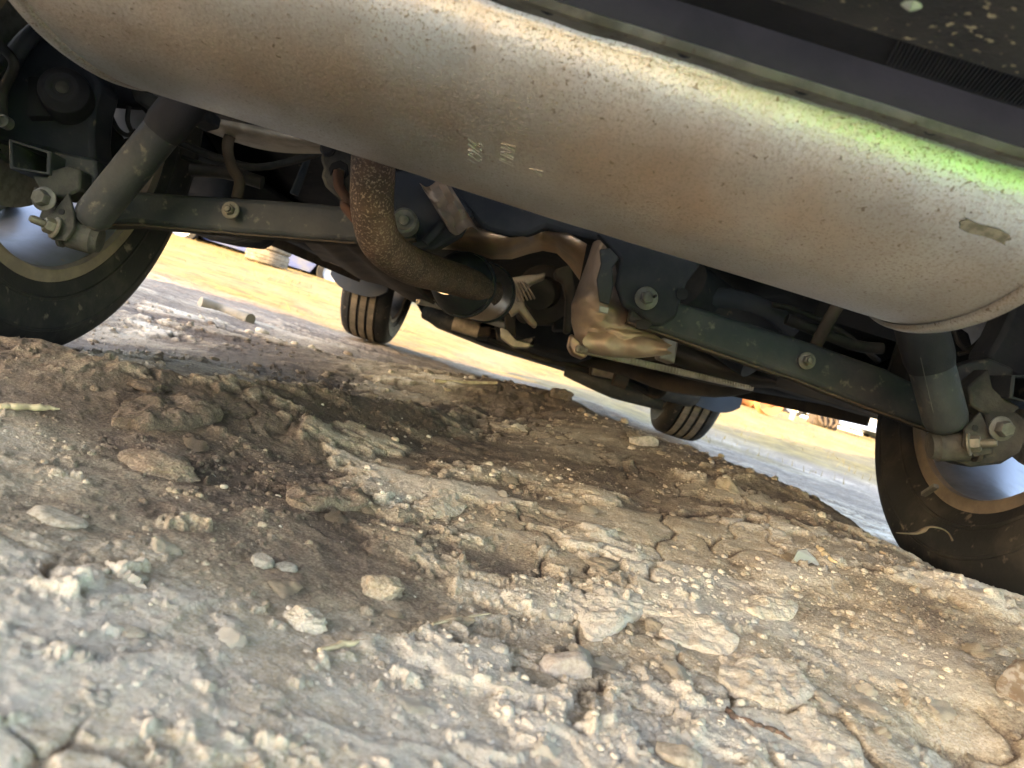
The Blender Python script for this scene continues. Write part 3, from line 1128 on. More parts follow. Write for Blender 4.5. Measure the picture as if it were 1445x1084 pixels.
def shock_mount(parent, eye, eye_end, d, tri, hole, nut, tipdir, bolt2):
    p, q = W(*eye, d), W(*eye_end, d + .01)
    ax = (p - q).normalized()
    r = .0195
    L = (p - q).length
    MB().lathe(q, ax, [(r * .55, -.006), (r * .8, -.005), (r * .85, 0), (r, .003), (r, L * .62), (r * .82, L * .64), (r * .82, L * .72), (r * 1.08, L * .74),
                       (r * 1.08, L * .82), (r * .9, L * .83)], 36).build("eye_bush", 'cast', parent)
    o = MB().plate(tri, d - .022, .005).build("mount_plate", 'cast', parent, bevel=.0012)
    MB().lathe(W(*hole, d - .0225), -FW, [(.0036, -.002), (.0036, .0006)], 16).build("bolt_hole", 'plastic', o)
    c = W(*nut, d - .023)
    MB().hexa(c, tipdir, .0098, .010, .0135, (.0048, .016)).build("eye_nut", 'zinc', o)
    if bolt2:
        MB().hexa(W(*bolt2, d - .03), -FW, .0098, .011, .0145).build("carrier_bolt", 'bolt', o)


shock_mount(shL, (78, 322), (136, 338), .93, [(96, 272), (104, 300), (104, 322), (92, 340), (72, 338), (56, 312), (74, 300)], (87, 299), (78, 322),
            (-RT * .55 - FW * .8 + UP * .25), (63, 281))
shock_mount(shR, (1392, 627), (1318, 629), .90, [(1384, 581), (1398, 612), (1400, 640), (1376, 645), (1360, 630), (1362, 605)], (1376, 604), (1366, 627),
            (RT * .75 - FW * .6 + UP * .1), (1412, 605))

# ---- trailing arms / hub carriers on both sides
kL = MB().plate([(-30, 60), (60, 50), (128, 92), (142, 120), (133, 150), (130, 190), (133, 225), (112, 232), (70, 214), (-30, 190)], .97, .05)
carrL = kL.build("hub_carrier", 'darkmetal', car, bevel=.006)
kR = MB().plate([(1400, 520), (1396, 500), (1412, 475), (1428, 440), (1430, 400), (1500, 380), (1520, 520), (1470, 545)], .97, .05)
carrR = kR.build("hub_carrier", 'darkmetal', car, bevel=.006)


def boxtube(pix, d, L, w=5):
    """open rectangular tube end: outer outline in photo pixels (4 corners)"""
    cx = sum(p[0] for p in pix) / 4
    cy = sum(p[1] for p in pix) / 4
    inn = []
    for x, y in pix:
        k = math.hypot(x - cx, y - cy)
        inn.append((x + (cx - x) / k * w * 1.3, y + (cy - y) / k * w * 1.3))
    o, i = [W(x, y, d) for x, y in pix], [W(x, y, d) for x, y in inn]
    vs = o + i + [p + FW * L for p in o] + [p + FW * L for p in i]
    fs = []
    for k in range(4):
        k2 = (k + 1) % 4
        fs += [(k, k2, 4 + k2, 4 + k), (k, 8 + k, 8 + k2, k2), (4 + k, 4 + k2, 12 + k2, 12 + k)]
    fs.append((12, 13, 14, 15))
    return MB().add(vs, fs)


boxtube([(12, 196), (72, 214), (70, 247), (13, 238)], .92, .12).build("box_end", 'arm', carrL, bevel=.0025, seg=3)
MB().plate([(44, 247), (66, 250), (68, 241), (92, 234), (97, 232), (114, 240), (112, 268), (92, 279), (64, 277), (52, 262)], .925, .03).build("saddle_bracket", 'cast', carrL, bevel=.003)
MB().plate([(72, 212), (134, 224), (138, 262), (110, 270), (92, 252), (74, 248)], .95, .04).build("carrier_web", 'arm', carrL, bevel=.004)
boxtube([(1428, 529), (1490, 530), (1490, 580), (1424, 562)], .90, .12).build("box_end", 'arm', carrR, bevel=.0025, seg=3)
MB().plate([(1366, 546), (1396, 520), (1402, 548), (1420, 563), (1442, 575), (1420, 592), (1392, 586), (1372, 574)], .915, .03).build("saddle_bracket", 'cast', carrR, bevel=.003)
MB().plate([(1340, 520), (1396, 505), (1432, 520), (1426, 562), (1395, 560), (1362, 575)], .95, .04).build("carrier_web", 'arm', carrR, bevel=.004)
# lower carrier castings the dampers bolt to
MB().plate([(44, 262), (62, 268), (82, 300), (64, 330), (52, 310), (58, 292), (48, 280)], .935, .05).build("lower_casting", 'cast', carrL, bevel=.004)
MB().plate([(1392, 575), (1430, 578), (1460, 600), (1440, 640), (1415, 655), (1372, 660), (1345, 650), (1400, 640), (1395, 610)], .915, .05).build("lower_casting", 'cast', carrR, bevel=.004)
# caliper motor at the left edge
c = W(88, 124, .93)
ax = (-FW + RT * .35 + UP * .05).normalized()
b = MB().lathe(c, ax, [(.030, -.07), (.031, -.02), (.029, -.006), (.021, .0), (.019, .003), (.012, .0035), (.011, .0015), (.004, .001)], 36)
b.box(c - ax * .04 - RT * .025, (.05, .05, .03), (RT, UP, ax))
cal = b.build("brake_caliper", 'plastic', carrL, bevel=.002)
MB().lathe(c + ax * .0015, ax, [(.0075, 0), (.0075, .0012), (.004, .0016)], 12).build("torx_cap", 'cast', cal)
MB().tube([W(-5, 60, .9), W(20, 90, .9), W(4, 130, .92), W(4, 170, .92)], .006, 12, sub=6).build("brake_hose", 'hose', carrL)
MB().lathe(W(4, 171, .915), -FW, [(.008, -.01), (.008, .002), (.005, .003), (.0045, .001), (.002, .001)], 20).build("banjo_bolt", 'bolt', carrL)
MB().tube([W(10, 95, .93), W(32, 62, .93), W(58, 38, .95)], [.012, .011, .011], 14, sub=4).build("spring_arm", 'darkmetal', carrL)
# pale panel seen through the gaps above the axle
MB().plate([(140, 120), (225, 150), (215, 225), (140, 200)], 1.32, .01).build("inner_fender", 'greypaint', car)
MB().plate([(1345, 470), (1440, 440), (1440, 545), (1365, 530)], 1.32, .01).build("inner_fender", 'greypaint', car)
MB().plate([(138, 90), (180, 95), (196, 118), (240, 150), (215, 172), (196, 150), (188, 150), (152, 147), (150, 160), (170, 196), (190, 190), (192, 240), (130, 250)], 1.15, .02).build("spring_seat", 'plastic', car, bevel=.004)
MB().plate([(1340, 452), (1368, 470), (1376, 500), (1395, 512), (1412, 505), (1425, 470), (1440, 470), (1440, 560), (1345, 540)], 1.15, .02).build("spring_seat", 'plastic', car, bevel=.004)
for pts in ([(155, 160), (166, 182), (180, 191), (192, 184)], [(182, 150), (180, 170), (186, 186)]):
    MB().tube([W(x, y, 1.12) for x, y in pts], .0035, 10, sub=5).build("sensor_cable", 'hose', car)
for pts in ([(1345, 452), (1352, 482), (1366, 493), (1385, 478), (1400, 455)], [(1352, 500), (1378, 490), (1402, 462)]):
    MB().tube([W(x, y, 1.12) for x, y in pts], .0035, 10, sub=5).build("sensor_cable", 'hose', car)

# ---- rear subframe, left of the pipe and right of the shield
sub = MB().plate([(556, 240), (612, 240), (640, 262), (668, 300), (650, 330), (612, 352), (575, 352), (552, 330)], .99, .03).build("rear_subframe", 'darkmetal', car, bevel=.004)
MB().plate([(842, 328), (905, 330), (990, 372), (970, 398), (962, 420), (955, 447), (935, 460), (918, 458), (900, 440), (880, 432), (870, 400), (876, 365)], .96, .02).build("subframe_plate", 'darkmetal', sub, bevel=.004)
MB().hexa(W(912, 421, .955), -FW, .0088, .008, .0148, (.006, .003)).build("subframe_bolt", 'bolt', sub)
MB().lathe(W(923, 419, .9405), -FW, [(.0016, 0), (.0016, .0128)], 10).build("pin_hole", 'plastic', sub)
MB().lathe(W(963, 415, .957), -FW, [(.0075, 0), (.0075, .0012), (.006, .0014)], 18).build("plate_hole", 'plastic', sub)
MB().plate([(898, 452), (912, 450), (922, 458), (914, 465), (898, 464)], .952, .006).build("plate_slot", 'plastic', sub, bevel=.001)
MB().plate([(622, 252), (900, 330), (870, 350), (842, 338), (800, 330), (770, 320), (745, 332), (715, 332), (690, 326), (676, 316)], 1.02, .05).build("crossmember", 'liner' and 'darkmetal', sub, bevel=.006)
# crumpled bracket with rubber bush left of the crossmember
b = MB()
rws = []
for i in range(14):
    r = []
    for j in range(10):
        x = 592 + j * 4.6 + i * 3.2
        y = 258 + i * 5.2 + 6 * math.sin(j * .7)
        r.append(W(x, y, .965 + .008 * math.sin(j * 1.4 + i * .3) + .006 * math.sin(i * 1.3)))
    rws.append(r)
b.sheet(rws, FW * .003)
b.build("crumpled_bracket", 'foil', sub, smooth=60)
MB().tube([W(600, 342, .98), W(624, 316, .98), W(638, 300, 1.0)], .006, 10).build("bracket_stay", 'darkmetal', sub)

# copper coloured heat shield across the tunnel
b = MB()
rws = []
topc = [(604, 338), (630, 330), (660, 318), (690, 327), (720, 336), (745, 333), (765, 322), (785, 322), (805, 331), (828, 345)]
botc = [(596, 352), (632, 352), (664, 356), (694, 366), (722, 366), (748, 358), (766, 354), (786, 358), (802, 374), (818, 396)]
for i in range(13):
    t = i / 12
    r = []
    for j in range(46):
        q = j / 45 * 9
        k = min(int(q), 8)
        f = q - k
        xa = topc[k][0] * (1 - f) + topc[k + 1][0] * f
        ya = topc[k][1] * (1 - f) + topc[k + 1][1] * f
        xb = botc[k][0] * (1 - f) + botc[k + 1][0] * f
        yb = botc[k][1] * (1 - f) + botc[k + 1][1] * f
        dd = 1.03 + .10 * t + .014 * math.sin(q * 1.3 + t * 2) - .03 * math.sin(math.pi * t)
        r.append(W(xa * (1 - t) + xb * t, ya * (1 - t) + yb * t, dd))
    rws.append(r)
b.sheet(rws, FW * .0015 + UP * .001)
b.build("tunnel_shield", 'copper', car, smooth=70)

# crumpled foil shield right of the tunnel
b = MB()
prof_l = [(838, 338), (828, 370), (815, 405), (806, 430), (806, 455), (812, 478), (826, 490)]
prof_r = [(874, 342), (868, 370), (872, 400), (880, 430), (898, 462), (920, 470), (945, 486)]
rws = []
for i in range(40):
    q = i / 39 * 6
    k = min(int(q), 5)
    f = q - k
    r = []
    for j in range(26):
        t = j / 25
        xa = prof_l[k][0] * (1 - f) + prof_l[k + 1][0] * f
        ya = prof_l[k][1] * (1 - f) + prof_l[k + 1][1] * f
        xb = prof_r[k][0] * (1 - f) + prof_r[k + 1][0] * f
        yb = prof_r[k][1] * (1 - f) + prof_r[k + 1][1] * f
        bul = -.035 * math.sin(math.pi * t) ** .8
        nz = .007 * float(pn(np.array([q * 1.7]), np.array([t * 4.]), 5)[0]) + .005 * abs(float(pn(np.array([q * 3.1 + 4]), np.array([t * 6. + q]), 6)[0]))
        r.append(W(xa * (1 - t) + xb * t, ya * (1 - t) + yb * t, 1.02 + bul + nz + .02 * (1 - t)))
    rws.append(r)
b.sheet(rws, FW * .002)
foil = b.build("foil_shield", 'foil', car, smooth=65)
MB().plate([(846, 352), (870, 348), (874, 366), (864, 378), (866, 402), (860, 430), (846, 426), (842, 395), (848, 372)], .965, .006).build("shield_strap", 'arm', foil, bevel=.002)
MB().plate([(846, 431), (860, 434), (858, 443), (845, 440)], .962, .004).build("shield_clip", 'alloy', foil, bevel=.001)
# lower lobe of the shield
b = MB()
rws = []
for i in range(22):
    t = i / 21
    r = []
    for j in range(16):
        a = math.pi * j / 15
        cx, cy = 826 + (945 - 826) * t, 486 + (497 - 486) * t
        hh = 16 * math.sin(math.pi * min(1, .25 + t * .7)) + 5
        r.append(W(cx + 4 * math.sin(a * 3), cy + hh * math.cos(a) * .9 - 4, 1.02 - .03 * math.sin(a) + .004 * math.sin(t * 17)))
    rws.append(r)
b.sheet(rws, FW * .002)
b.build("shield_lobe", 'foil', foil, smooth=65)
# ribbed golden edge strip under the shield
p0, p1 = W(812, 492, 1.25), W(1062, 548, 1.55)
t = (p1 - p0).normalized()
dn = t.cross(FW).normalized()
b = MB().box((p0 + p1) / 2, ((p1 - p0).length, .018, .012), (t, FW, dn))
rail = b.build("tunnel_rail", 'castalu', car, bevel=.003)
b = MB()
for k in range(56):
    b.box(p0 + t * (k + .5) * (p1 - p0).length / 56 - FW * .010, (.0025, .003, .010), (t + UP * .3, FW, dn))
o = b.build("rail_rib", 'castalu', rail)
o['kind'] = 'stuff'

# ---- fuel tank on the right, with pressed end
b = MB()
rws = []
up_ = [(944, 478), (975, 486), (1010, 500), (1045, 514), (1078, 524), (1098, 532)]
lo_ = [(938, 508), (965, 520), (1000, 532), (1035, 540), (1064, 546), (1092, 548)]
for i in range(12):
    tt = i / 11
    r = []
    for (xa, ya), (xb, yb) in zip(up_, lo_):
        r.append(W(xa * (1 - tt) + xb * tt, ya * (1 - tt) + yb * tt, 1.42 - .05 * math.sin(math.pi * tt) + .22 * (tt > .92)))
    rws.append(r)
b.sheet(rws, FW * .25)
tank = b.build("fuel_tank", 'tank', car, smooth=60)
MB().plate([(936, 476), (958, 480), (952, 514), (930, 506)], 1.36, .05).build("tank_strap", 'castalu', tank, bevel=.004)
MB().plate([(1090, 524), (1150, 545), (1230, 578), (1300, 604), (1306, 608), (1220, 584), (1140, 560), (1096, 546)], 1.55, .06).build("side_tank", 'tank', car, bevel=.02, seg=3)

# ---- exhaust pipe with its bend, resonator and hanger
pts = [W(528, 205, .69), W(526, 250, .70), W(526, 300, .72), W(540, 345, .76), W(580, 375, .85), (W(622, 388, .97)), W(655, 398, 1.09), W(690, 412, 1.2)]
pipe = MB().tube(pts, [.0205, .0205, .0205, .021, .0212, .022, .023, .024], 40, sub=9).build("exhaust_pipe", 'rust', car, smooth=60)
c = pts[3]
MB().tube([W(518, 331, .742), W(522, 350, .752), W(536, 366, .77), W(548, 372, .782)], .0022, 10, sub=4).build("weld_bead", 'copper', pipe)
ra = W(640, 396, 1.12)
rb = W(690, 415, 1.31)
ax = (rb - ra).normalized()
L = (rb - ra).length
res = MB().lathe(ra, ax, [(.024, -.03), (.034, -.01), (.043, .02), (.049, .045), (.049, L - .01), (.046, L + .005), (.033, L + .015), (.02, L + .018)], 56).build("resonator", 'steel', car, smooth=40)
for h in (.05, L - .02):
    MB().lathe(ra + ax * h, ax, [(.049, -.006), (.052, -.004), (.052, .004), (.049, .006)], 56, cap=False).build("resonator_band", 'darkmetal', res)
b = MB().lathe(ra, ax, [(.0245, -.032), (.036, -.008), (.044, .02), (.0485, .036), (.0485, .044), (.041, .022), (.034, -.003), (.0245, -.026)], 56, closed=True)
b.build("inlet_cone", 'darkmetal', res, smooth=60)
# rubber hanger with its bent rod
d = .80
hang = MB().plate([(456, 204), (488, 205), (498, 214), (498, 262), (497, 285), (486, 282), (474, 276), (458, 262), (453, 248), (456, 236), (452, 224)], d, .022).build("pipe_hanger", 'cast', car, bevel=.003)
MB().plate([(463, 238), (468, 230), (480, 226), (490, 232), (492, 246), (486, 252), (487, 240), (478, 236), (470, 240), (466, 248)], d - .002, .004).build("hanger_slot", 'plastic', hang, bevel=.0008)
MB().lathe(W(463, 211, d), -FW, [(.008, -.005), (.008, .004), (.006, .006)], 20).build("hanger_boss", 'plastic', hang)
MB().tube([W(478, 242, d - .006), W(478, 262, d - .008), W(490, 282, d - .01), W(486, 290, d - .01), W(504, 312, d - .02)], [.006, .0055, .0052, .0052, .0052], 12, sub=4).build("hanger_rod", 'red', hang)

# ---- finned differential housing beyond the resonator
dd = 1.5
star = [(694, 392), (712, 389), (716, 396), (722, 391), (744, 388), (758, 387), (770, 384), (769, 391), (752, 398), (741, 407), (738, 420), (741, 432), (752, 448), (759, 458), (755, 462), (746, 455), (732, 438), (722, 446), (710, 424), (704, 405)]
diff = MB().plate(star, dd, .05).build("axle_housing", 'alulight', car, bevel=.004)
b = MB()
for k in range(10):
    x = 700 + k * 4.4
    b.plate([(x, 393 + k * .4), (x + 2.0, 393 + k * .4), (x + 9 + k * .8, 430 - k), (x + 7 + k * .8, 430 - k)], dd - .016, .018)
b.build("cooling_fin", 'alulight', diff, bevel=.001)
MB().lathe(W(768, 415, 1.66), -FW, [(.06, -.12), (.065, 0), (.05, .02), (.035, .03), (.03, .02)], 40).build("axle_nose", 'tank', diff)
b = MB()
for (x, y, w_, h_) in ((772, 440, .05, .06), (792, 452, .04, .05), (778, 425, .03, .03), (800, 430, .05, .04)):
    b.box(W(x, y, 1.75), (w_, .1, h_), (RT, FW, UP))
b.build("actuator", 'plastic', diff, bevel=.006)
b = MB()
for (x, y) in ((771, 437), (783, 441), (777, 452), (775, 430)):
    b.lathe(W(x, y, 1.685), -FW, [(.005, -.01), (.005, .004), (.003, .005)], 8)
b.build("actuator_bolt", 'castalu', diff)
MB().plate([(706, 462), (716, 466), (728, 480), (752, 486), (753, 480), (746, 490), (724, 490), (706, 476)], 1.55, .05).build("mount_cradle", 'castalu', car, bevel=.004)
MB().plate([(712, 440), (728, 446), (728, 475), (712, 470)], 1.56, .06).build("mount_leg", 'tank', car, bevel=.004)
MB().plate([(690, 420), (760, 425), (835, 440), (838, 508), (800, 506), (760, 494), (700, 472)], 2.6, .4).build("gearbox", 'plastic', car, bevel=.02)
# driveshaft running forward through the tunnel
MB().tube([W(760, 415, 1.62), W(735, 452, 3.3)], .035, 24).build("driveshaft", 'tank', car)
MB().plate([(782, 380), (806, 372), (812, 410), (806, 470), (796, 470), (799, 420), (794, 396), (784, 392)], 1.56, .05).build("tunnel_brace", 'tank', car, bevel=.006)
MB().plate([(806, 470), (818, 480), (832, 498), (824, 507), (808, 500), (802, 488)], 1.3, .05).build("brace_foot", 'copper', car, bevel=.004)

# ---- left underbody shield and sill skirts
b = MB()
rws = []
for i in range(10):
    tt = i / 9
    r = []
    for j in range(14):
        q = j / 13
        xa, ya, da = 425 + (505 - 425) * q, 338 + (340 - 338) * q, 1.5
        xb, yb, db = 455 + (620 - 455) * q, 368 + (440 - 368) * q, 2.4
        r.append(W(xa * (1 - tt) + xb * tt, ya * (1 - tt) + yb * tt, da * (1 - tt) + db * tt) + U0 * (.006 * math.sin(q * 14)))
    rws.append(r)
b.sheet(rws, U0 * .01)
b.build("underbody_shield", 'tank', car, smooth=50)
MB().plate([(246, 318), (386, 322), (384, 334), (376, 344), (366, 349), (330, 345), (290, 336)], 1.72, .04).build("side_skirt", 'plastic', car, bevel=.01)
ed = [W(412, 343, 2.3), W(470, 368, 2.7), W(540, 397, 3.1), W(600, 424, 3.4), W(660, 447, 3.6)]
MB().tube(ed, .011, 10, sub=4).build("brake_line", 'copper', car)
ed = [W(590, 424, 2.3), W(640, 436, 2.4), W(690, 452, 2.45), W(722, 462, 2.5)]
MB().tube(ed, .012, 10, sub=4).build("parking_cable", 'castalu', car)

# ---- front end: subframe, links, splash shield, liners
fs_ = MB()
fs_.plate([(585, 425), (640, 440), (720, 474), (820, 506), (930, 546), (1000, 560), (990, 548), (930, 556), (850, 536), (760, 508), (680, 484), (600, 452)], 3.7, .5)
fsub = fs_.build("front_subframe", 'darkmetal', car, bevel=.02, seg=3)
MB().box((.04, 4.15, .27), (1.15, .55, .03)).build("splash_shield", 'plastic', car, bevel=.01)
MB().box((.04, 3.5, .33), (1.2, .16, .09)).build("front_crossmember", 'tank', fsub, bevel=.02)
for (p, q, r) in (((600, 440), (690, 470), .05), ((800, 520), (935, 566), .055)):
    MB().tube([W(*p, 3.55), W((p[0] + q[0]) / 2, (p[1] + q[1]) / 2 + 3, 3.5), W(*q, 3.5)], [r * .7, r, r * .8], 14, sub=4).build("control_arm", 'arm', fsub)
MB().tube([W(640, 455, 3.4), W(676, 466, 3.4)], .036, 18).build("arm_bush", 'castalu', fsub)
MB().tube([W(838, 515, 3.3), W(872, 522, 3.3)], .045, 18).build("arm_bush", 'castalu', fsub)
MB().tube([W(868, 528, 3.2), W(886, 534, 3.2)], .05, 18).build("arm_bush", 'tank', fsub)
MB().tube([W(820, 508, 3.0), W(880, 520, 2.8), W(940, 540, 2.6), W(1010, 548, 2.4), W(1060, 545, 2.3)], [.02, .028, .03, .03, .02], 14, sub=4).build("rear_stay", 'tank', car)
MB().tube([W(930, 540, 3.2), W(975, 552, 3.3)], .07, 20).build("drive_boot", 'hose', fsub)
for pts in ([(768, 498), (830, 524), (884, 540), (924, 560)], [(690, 478), (760, 506), (800, 514)]):
    MB().tube([W(x, y, 3.45) for x, y in pts], .014, 10, sub=4).build("coolant_pipe", 'hose', car)
b = MB()
for k in range(14):
    x = random.uniform(600, 900)
    y = 440 + (x - 600) * .33 + random.uniform(-10, 4)
    b.box(W(x, y, random.uniform(3.2, 3.6)), (random.uniform(.03, .09), .06, random.uniform(.02, .05)), (RT, FW, UP))
b.build("engine_fitting", 'tank', fsub, bevel=.006)['kind'] = 'stuff'
for s, c, zb in ((-1, HUB_FL, .205), (1, HUB_FR, .185)):
    b = MB()
    rws = []
    for i in range(9):
        a = i / 8
        rws.append([(c.x - s * .10 + s * .26 * j / 10, c.y - .36 - .03 * math.sin(a * 3) + .10 * a, zb + .05 * abs((j - 5) / 5) ** 3 + .18 * a) for j in range(11)])
    b.sheet(rws, (0, .02, 0))
    b.build("mud_guard", 'liner', car, smooth=60)

# ---- lines and hoses above the links
for pts, d, r, m in (
        ([(340, 165), (322, 200), (326, 232), (338, 255), (334, 280)], 1.06, .0078, 'tank'),
        ([(1190, 420), (1168, 455), (1150, 490)], 1.08, .009, 'tank'),
        ([(250, 200), (300, 220), (360, 236), (420, 225), (450, 215)], 1.2, .006, 'hose'),
        ([(270, 240), (320, 244), (370, 258)], 1.25, .011, 'hose'),
        ([(240, 215), (310, 238), (372, 236), (430, 222)], 1.3, .004, 'hose'),
        ([(1110, 450), (1160, 470), (1210, 488), (1245, 492)], 1.16, .009, 'hose'),
        ([(1090, 430), (1130, 440), (1190, 470), (1240, 510)], 1.25, .005, 'hose'),
        ([(990, 420), (1040, 425), (1090, 445), (1120, 470)], 1.3, .02, 'liner')):
    MB().tube([W(x, y, d) for x, y in pts], r, 12, sub=6).build("hose", m, car)
MB().tube([W(415, 275, 1.35), W(434, 225, 1.35)], [.008, .006], 10).build("bright_rod", 'liner', car)
# silver underside above the left link
b = MB()
rws = []
for i in range(8):
    tt = i / 7
    rws.append([W(268 + 190 * q, (160 + 36 * q) * (1 - tt) + (172 + 38 * q + 14 * math.sin(q * 3.1)) * tt, 1.02 + .05 * tt - .02 * math.sin(tt * 3.1)) for q in np.linspace(0, 1, 20)])
b.sheet(rws, FW * .02)
b.build("panel_edge", 'castalu', car, smooth=60)
MB().plate([(180, 120), (215, 132), (236, 142), (228, 160), (208, 155), (188, 140)], 1.1, .05).build("spring_pad", 'cast', car, bevel=.006)
MB().plate([(262, 140), (296, 152), (292, 168), (272, 172), (254, 160)], .93, .04).build("damper_bracket", 'darkmetal', car, bevel=.003)
MB().tube([W(1075, 500, 1.3), W(1000, 440, 1.35), W(960, 400, 1.3)], [.05, .06, .05], 20, sub=4).build("spring_cup", 'darkmetal', car)
# tail pipe leaving the muffler at the far left
MB().tube([(MX0 + .02, .56, .385), (MX0 - .06, .55, .385), (MX0 - .17, .47, .385), (MX0 - .22, .30, .375), (MX0 - .23, .10, .372)], .028, 24, sub=6).build("tail_pipe", 'muffler', car, smooth=60)

bpy.context.view_layer.update()
stamp("27677", -.070, math.radians(236), .0135, 7)
stamp("VNHHHV/HH", -.049, math.radians(232), .0125, 6.5)
stamp("VVAN7", -.030, math.radians(240), .0125, 7)
stamp("811", -.010, math.radians(258), .007, 7)
# scuffed rest of a label near the right end
b = MB()
rws = []
for i in range(9):
    tt = i / 8
    rws.append([muf(.206 + .028 * q + .0012 * math.sin(tt * 9 + q * 5), math.radians(205 + 4.2 * tt + .5 * math.sin(q * 6.5) + 1.2 * q), .0003) for q in np.linspace(0, 1, 24)])
b.sheet(rws)
b.build("label_residue", 'residue', muffler, smooth=60)

# ------------------------------------------------------------------ the yard around
M['shed'] = mat("cream painted sheet metal", (.66, .63, .56), .5, base2=(.55, .51, .44), scale=3)
M['shedroof'] = mat("grey sheet roof", (.35, .36, .37), .5)
M['white'] = mat("white car paint", (.42, .43, .45), .3, base2=(.36, .36, .36), scale=3)
M['silver'] = mat("silver car paint", (.25, .27, .30), .35, .4)
M['blue'] = mat("faded blue car paint", (.014, .03, .11), .6, base2=(.04, .05, .08), scale=4)
M['lime'] = mat("lime green car paint", (.36, .72, .10), .3)
tm = bpy.data.materials.new("lime green tarpaulin")  # for the added sheet that glows green behind the camera
tm.use_nodes = True
_n, _l = tm.node_tree.nodes, tm.node_tree.links
_t, _m = _n.new("ShaderNodeBsdfTranslucent"), _n.new("ShaderNodeMixShader")
_t.inputs[0].default_value = (.17, .72, .04, 1)
_n["Principled BSDF"].inputs["Base Color"].default_value = (.16, .60, .04, 1)
_m.inputs[0].default_value = .6
_l.new(_n["Principled BSDF"].outputs[0], _m.inputs[1])
_l.new(_t.outputs[0], _m.inputs[2])
_l.new(_m.outputs[0], _n["Material Output"].inputs[0])
M['tarp'] = tm
M['lamp'] = mat("clear lamp lens", (.75, .76, .74), .12)
M['lampred'] = mat("red lamp lens", (.4, .02, .02), .15)
M['orange'] = mat("orange rusty iron", (.30, .11, .04), .8, base2=(.20, .08, .035), scale=20)
M['straw'] = mat("dry straw", (.46, .37, .23), .8, base2=(.28, .21, .13), scale=70)
M['wood'] = mat("weathered grey wood", (.42, .38, .31), .85, base2=(.28, .24, .19), scale=60, stretch=(1, 1, 1), bump=.001, bump_scale=150)
M['bark'] = mat("brown twig", (.15, .10, .075), .95, spec=.1, base2=(.07, .05, .04), scale=260, bump=.001, bump_scale=180)
M['pvc'] = mat("dirty pale plastic pipe", (.17, .145, .11), .8, base2=(.10, .085, .06), scale=14)
M['bottleglass'] = mat("pale green glass shard", (.17, .17, .165), .3)
M['stone'] = mat("pale pinkish stone", (.44, .385, .34), .95, spec=.15, base2=(.33, .285, .25), scale=6, bump=.0008, bump_scale=160, speck=(.62, .58, .52), sp_scale=90)
M['stonegrey'] = mat("grey stone", (.37, .335, .285), .95, spec=.2, base2=(.24, .215, .185), scale=4, bump=.0008, bump_scale=180, speck=(.52, .49, .44), sp_scale=110)
M['quartz'] = mat("brown and white boulder", (.20, .145, .105), .75, base2=(.34, .30, .265), scale=3.2, lo=.46, hi=.6, bump=.0012, bump_scale=130)
M['pebble'] = mat("light pebble", (.42, .365, .295), .95, spec=.2, base2=(.27, .23, .18), scale=4, bump=.0006, bump_scale=200)

# tall shed added unseen behind left, sized so its shadow covers the near yard
ld = Vector((.766, .643, 0))
nd = Vector((.643, -.766, 0))
base = Vector((-9.4, -3.16, 0))            # its corner: the shadow edge runs from here along ld
shadow_shed = thing("shed", "long cream sheet metal shed standing behind the parked car", "shed", base + nd * 2.45 - ld * 2)
MB().box(base + nd * 2.45 - ld * 2 + Vector((0, 0, 2.45)), (4, 4.9, 5.5), (ld, nd, Vector((0, 0, 1)))).build("wall", 'shed', shadow_shed)
b = MB()
for k in range(24):
    b.box(base + nd * (.2 + k * .2) + ld * .02 + Vector((0, 0, 2.4)), (.04, .05, 5.3), (ld, nd, Vector((0, 0, 1))))
b.build("wall_rib", 'shed', shadow_shed)['kind'] = 'stuff'
MB().box(base + nd * 2.45 - ld * 2 + Vector((0, 0, 5.24)), (4.3, 4.95, .07), (ld, nd, Vector((0, 0, 1)))).build("roof", 'shedroof', shadow_shed)


